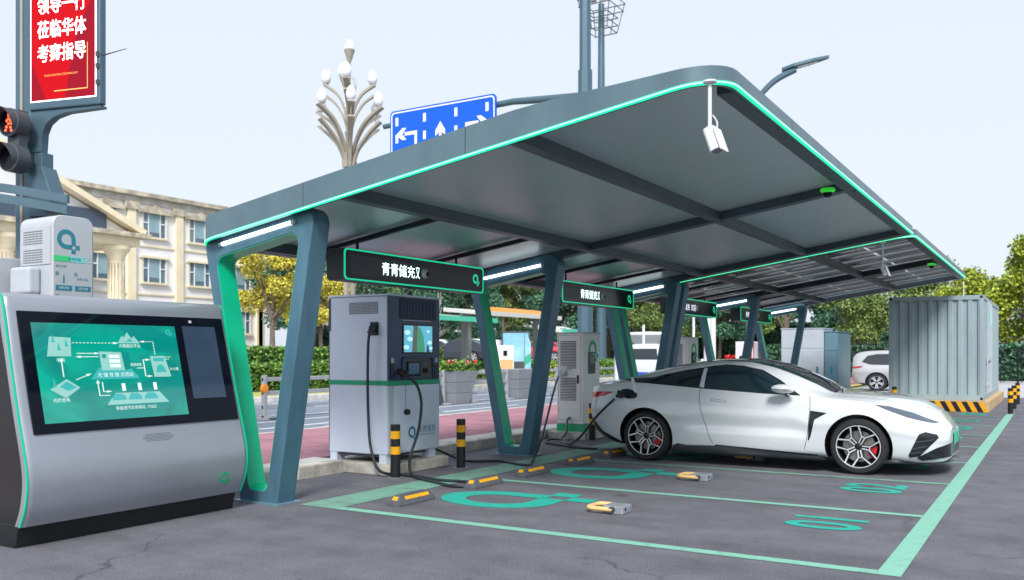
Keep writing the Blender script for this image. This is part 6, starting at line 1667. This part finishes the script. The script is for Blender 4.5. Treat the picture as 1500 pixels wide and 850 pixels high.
def flower_lamp():
    px, py = -21.0, 23.6; t = thing('flower_lamp', 'ornate beige lamp post with egg-shaped white globes on petal arms', 'street lamp', (px, py, 0.12))
    V = lambda a, r, z: Vector((px+cos(a)*r, py+sin(a)*r, z))
    for s_ in (-1, 1): part('post', MB().box(px-.07+s_*.0, px+.07, py+s_*.16-.06, py+s_*.16+.06, .12, 8.4), 'lamp_beige', t)
    part('collar', MB().box(px-.12, px+.12, py-.26, py+.26, 7.9, 8.15), 'lamp_beige', t)
    part('spindle', MB().tube([(px,py,8.1),(px,py,9.5),(px,py,11.6)], [.12,.09,.04], 8), 'lamp_beige', t, smooth=40)
    part('knot', MB().lathe([(.10,9.35),(.17,9.5),(.17,9.62),(.10,9.7)], (px,py,0), 'Z', 12), 'lamp_beige', t, smooth=40)
    def egg(p, k=0.86): return part('globe', MB().lathe([(0,-.02),(.13*k,0),(.19*k,.16*k),(.195*k,.28*k),(.15*k,.46*k),(.07*k,.57*k),(0,.60*k)], p, 'Z', 18), 'globe_white', t, smooth=60)
    def blade(a, pts, w_, th):
        pts = catmull([V(a, r, z) for r, z in pts], 6); n = len(pts); mb = MB(); sd = Vector((-sin(a), cos(a), 0))
        rows = []
        for i, p in enumerate(pts):
            d = (pts[min(i+1,n-1)]-pts[max(i-1,0)]).normalized(); u = d.cross(sd).normalized(); ww = w_*(.35+.65*i/(n-1))
            rows.append([p-sd*ww-u*th, p+sd*ww-u*th, p+sd*ww+u*th, p-sd*ww+u*th])
        mb.grid(rows, closed=True); mb.poly(rows[0]); mb.poly(rows[-1]); return part('petal_arm', mb, 'lamp_beige', t, smooth=40)
    for k in range(6):
        a = 2*pi*k/6+.25
        blade(a, [(.10,7.9),(.22,8.7),(.62,9.45),(1.25,9.92)], .12, .045); blade(a, [(.10,7.7),(.30,8.45),(.68,8.98),(1.18,9.42)], .11, .04)
        egg(V(a, 1.10, 9.95)); part('link_rod', MB().tube([V(a,1.1,9.42), V(a,1.1,9.9)], .015, 5), 'lamp_beige', t)
    for k in range(4):
        a = 2*pi*k/4+.6
        blade(a, [(.06,9.3),(.15,9.9),(.42,10.45),(.88,10.80)], .11, .04); blade(a, [(.06,9.15),(.22,9.7),(.5,10.15),(.86,10.42)], .09, .035)
        egg(V(a, .80, 10.82))
    a = 4.0; blade(a, [(.03,9.8),(.10,10.5),(.25,10.95),(.32,11.15)], .13, .04); egg(V(a, .22, 11.0), .9)
    part('top_cup', MB().lathe([(.03,11.5),(.10,11.7),(.19,12.0),(.17,12.02),(.0,11.75)], (px,py,0), 'Z', 14), 'lamp_beige', t, smooth=40); egg(Vector((px,py,11.85)))
flower_lamp()
for i, (x, y, h_, r, lab) in enumerate(((-12.0, 26.3, 6.5, .15, 'thick white post behind the narrow charger'), (-14.2, 33.5, 2.6, .06, 'thin white post beside the passenger van'), (-13.0, 36.0, 3.0, .06, 'thin white post in front of the white booth'), (-9.3, 27.0, 5.5, .12, 'white post between the last slanted frames'), (-10.6, 31.4, 6.0, .10, 'slim white post beside the red striped chargers'))):
    o = part('signal_post', MB().tube([(x,y,0),(x,y,h_)], [r, r*.85], 10), 'white_plastic', None, smooth=40); tag(o, lab, 'post', 'white posts')

# ================================================================ led screen, traffic light on the left pole
mat('screen_red', (0.10, 0.0, 0.0), 0.5, emit=0.42, ecol=(0.95, 0.0, 0.012), spec=0.15)
mat('screen_red_dark', (0.06, 0.0, 0.0), 0.5, emit=0.30, ecol=(0.75, 0.01, 0.05), spec=0.15)
mat('screen_gold', (0.6, 0.3, 0.1), 0.4, emit=0.8, ecol=(0.9, 0.35, 0.10))
mat('screen_white', (1, 1, 1), 0.4, emit=1.5, ecol=(1, 0.97, 1))
mat('signal_red', (0.8, 0.05, 0.02), 0.3, emit=3.0, ecol=(1.0, 0.06, 0.02))
def led_pole():
    px, py = -11.72, 6.86; t = thing('led_screen_pole', 'teal steel pole carrying a red led screen with white lettering', 'screen', (px, py, 0.12))
    ea = Vector((.968, .25, 0)); nrm = Vector((.25, -.968, 0))
    P = Plane2((px, py, 0), ea, (0,0,1), nrm)
    mb = MB(); P.rect(mb, -.13, .15, 0.126, 8.0, -.14, .14); part('pole', mb, 'pole_teal', t, bevel=0.03)
    mb = MB(); P.rect(mb, -.03, .01, 0.3, 7.8, .141, .15); part('pole_groove', mb, 'lamp_beige', t)
    mb = MB(); P.rect(mb, .13, 1.27, 4.64, 8.3, .05, .16); fr = part('screen_case', mb, 'pole_teal', t, bevel=0.02)
    mb = MB(); P.rect(mb, .16, 1.21, 4.74, 8.2, .161, .166); sc_ = part('screen_edge', mb, 'screen_white', fr)
    mb = MB(); P.rect(mb, .175, 1.195, 4.755, 8.19, .1665, .170); part('screen_face', mb, 'screen_red', fr)
    part('screen_swoosh', MB().prism([(.186,4.756),(.42,4.756),(.186,5.25)], P, .1702, .1712), 'screen_red_dark', fr)
    part('screen_swoosh', MB().prism([(1.194,4.756),(.72,4.756),(.9,5.6),(1.194,6.1)], P, .1702, .1712), 'screen_red_dark', fr)
    for j, s_ in enumerate(('领导一行', '莅临华体', '考察指导')):
        text('screen_text', s_, P, .67, 5.90-j*.315, .245, 'screen_white', fr, d=.173, sx=.80, bold=0.012)
    mb = MB(); P.rect(mb, 1.075, 1.085, 4.87, 5.45, .1715, .1725); part('gold_line', mb, 'screen_gold', fr)
    mb = MB(); P.rect(mb, .55, 1.085, 4.855, 4.868, .1715, .1725); part('gold_line', mb, 'screen_gold', fr)
    text('screen_small_text', 'HUATI LIGHTING TECHNOLOGY', P, .66, 5.06, .036, 'screen_gold', fr, d=.172)
    part('curved_bracket', MB().prism([(.10,4.635),(1.25,4.635),(1.25,4.605),(.70,4.585),(.50,4.54),(.38,4.46),(.32,4.34),(.30,4.10),(.10,4.10)], P, .02, .13), 'pole_teal', t, smooth=40)
    mb = MB(); P.rect(mb, .16, .30, 3.72, 4.10, -.08, .12); part('side_channel', mb, 'pole_teal', t, bevel=0.01)
    part('flared_bracket', MB().prism([(.12,3.90),(.34,3.90),(.52,3.45),(.52,3.25),(.12,3.25)], P, -.09, .16), 'pole_teal', t, bevel=0.01)
    part('antenna', MB().tube([P(1.25,5.28,.1), P(1.40,5.30,.1), P(1.62,5.33,.1)], [.012,.008,.005], 6), 'dark_grey', t)
    for z in (5.28, 5.13, 4.92): 
        mb = MB(); P.rect(mb, 1.215, 1.26, z-.03, z+.03, .161, .185); part('bracket', mb, 'dark_grey', t)
    for s_, r, z in ((0, 1.0, 3.50), (1, .8, 3.36)):
        pts = catmull([P(-1.2, z+.02, .35+s_*.2), P(-.5, z+.10, .52+s_*.2), P(.1, z+.06, .5+s_*.1), P(.78, z-.06, .15)], 6)
        mb = MB(); rows = [[p+Vector((0,0,-.055)), p+nrm*.05+Vector((0,0,-.055)), p+nrm*.05+Vector((0,0,.055)), p+Vector((0,0,.055))] for p in pts]
        mb.grid(rows, closed=True); mb.poly(rows[0]); mb.poly(rows[-1]); part('curved_bar', mb, 'pole_teal', t, smooth=40)
    mb = MB(); P.rect(mb, .45, .62, 3.26, 3.32, .05, .22); part('small_camera', mb, 'dark_grey', t)
    # pedestrian signal on the pole
    s2 = thing('traffic_light', 'dark traffic light with a glowing red figure, fixed to the led screen pole', 'traffic light', (px, py, 4.3))
    d = Vector((.16, -.987, 0)); sd = Vector((.987, .16, 0)); C = P(.10, 0, .44)
    for k, z in enumerate((4.42, 3.97)):
        c = C+Vector((0,0,z)); Q = lambda a, b, e: c+sd*a+Vector((0,0,b))+d*e
        rows = [[Q(r*cos(2*pi*i/24), r*sin(2*pi*i/24), e) for i in range(24)] for r, e in ((.15,-.20),(.185,-.16),(.185,.02),(.165,.03),(.165,.012))]
        mb = MB(); mb.grid(rows, closed=True); mb.poly(rows[0]); h_ = part('signal_housing', mb, 'dark_grey', s2, smooth=40)
        part('signal_lens', MB().prism([(.163*cos(2*pi*i/24), .163*sin(2*pi*i/24)) for i in range(24)], Q, .0, .013), 'black_gloss', h_)
        rows = []
        for e, cut in ((.03,0),(.20,1)):
            rows.append([Q(.172*cos(radians(-25+230*i/20)), .172*sin(radians(-25+230*i/20)), e*(1 if cut == 0 else .45+.55*sin(pi*i/20))) for i in range(21)])
        rows += [[q+(c-q).normalized()*.006 for q in r] for r in reversed(rows)]
        mb = MB(); mb.grid(rows+[rows[0]]); part('visor', mb, 'dark_grey', h_, smooth=40)
        if k == 0:
            for (a, b) in ((0,.09),(0,.045),(0.03,.02),(-.03,.02),(.05,-.02),(0,-.02),(-.035,-.06),(.035,-.07),(-.05,-.10),(.05,-.11)):
                part('signal_dot', MB().prism([(a+.017*cos(2*pi*i/10), b+.017*sin(2*pi*i/10)) for i in range(10)], Q, .0135, .02), 'signal_red', h_)
    part('signal_back', MB().obox(C+d*-.12+Vector((0,0,4.2)), sd*.10, d*.08, (0,0,.40)), 'dark_grey', s2, bevel=0.02)
    part('signal_arm', MB().tube([C+d*-.15+Vector((0,0,4.2)), P(0,4.2,0)], .04, 8), 'dark_grey', s2)
led_pole()

# ================================================================ iron railings on the right and far concrete strip
def iron_fence(p, q, h_, label, n):
    p, q = Vector(p), Vector(q); t = thing('iron_fence', label, 'fence', p, 'black iron fences under the trees'); d = (q-p)
    for z in (.2, h_-.15): part('rail', MB().tube([p+Vector((0,0,z)), q+Vector((0,0,z))], .025, 4), 'black_plastic', t)
    for i in range(n):
        c = p+d*(i/(n-1)); part('bar', MB().tube([c, c+Vector((0,0,h_))], .05 if i % 12 == 0 else .016, 4), 'black_plastic', t)
    return t
iron_fence((-13, 52.5, 0), (-2.2, 50.2, 0), 2.1, 'black iron fence behind the silver suv', 84)
iron_fence((-1.6, 50.2, 0), (9, 50.2, 0), 1.7, 'black iron fence beyond the row of three bollards', 70)
hedge(-15, 10, 53.4, 54.6, 0.0, 1.9, 'dark hedge behind the iron fences', 'leaf_dark', 8000, 0.16, 'clipped hedges along the road')

hedge(-54.5, -53.0, 54.0, 92.0, 0.5, 3.6, 'tall dark shrubbery beneath the trees at the building end', 'leaf_dark', 16000, 0.22, 'shrubberies behind the car park')
hedge(-52.9, -8.0, 84.0, 86.0, 0.5, 4.2, 'long dark shrubbery closing off the car park behind the trees', 'leaf_dark', 22000, 0.24, 'shrubberies behind the car park')

# trees added out of view across the lane, only for reflections in paint and glass
for i, (k_, x, y) in enumerate((('dark1',21,-4),('mid1',24,3),('dark2',22,10),('mid2',25,17),('dark1',23,24),('mid1',26,31),('dark2',18,-11),('dark2',11,-19),('mid2',2,-24))):
    tree(k_, x, y, 0, 'green tree added out of view across the lane for reflections', 0.95, rnd.uniform(0, 6), 'added trees across the lane')
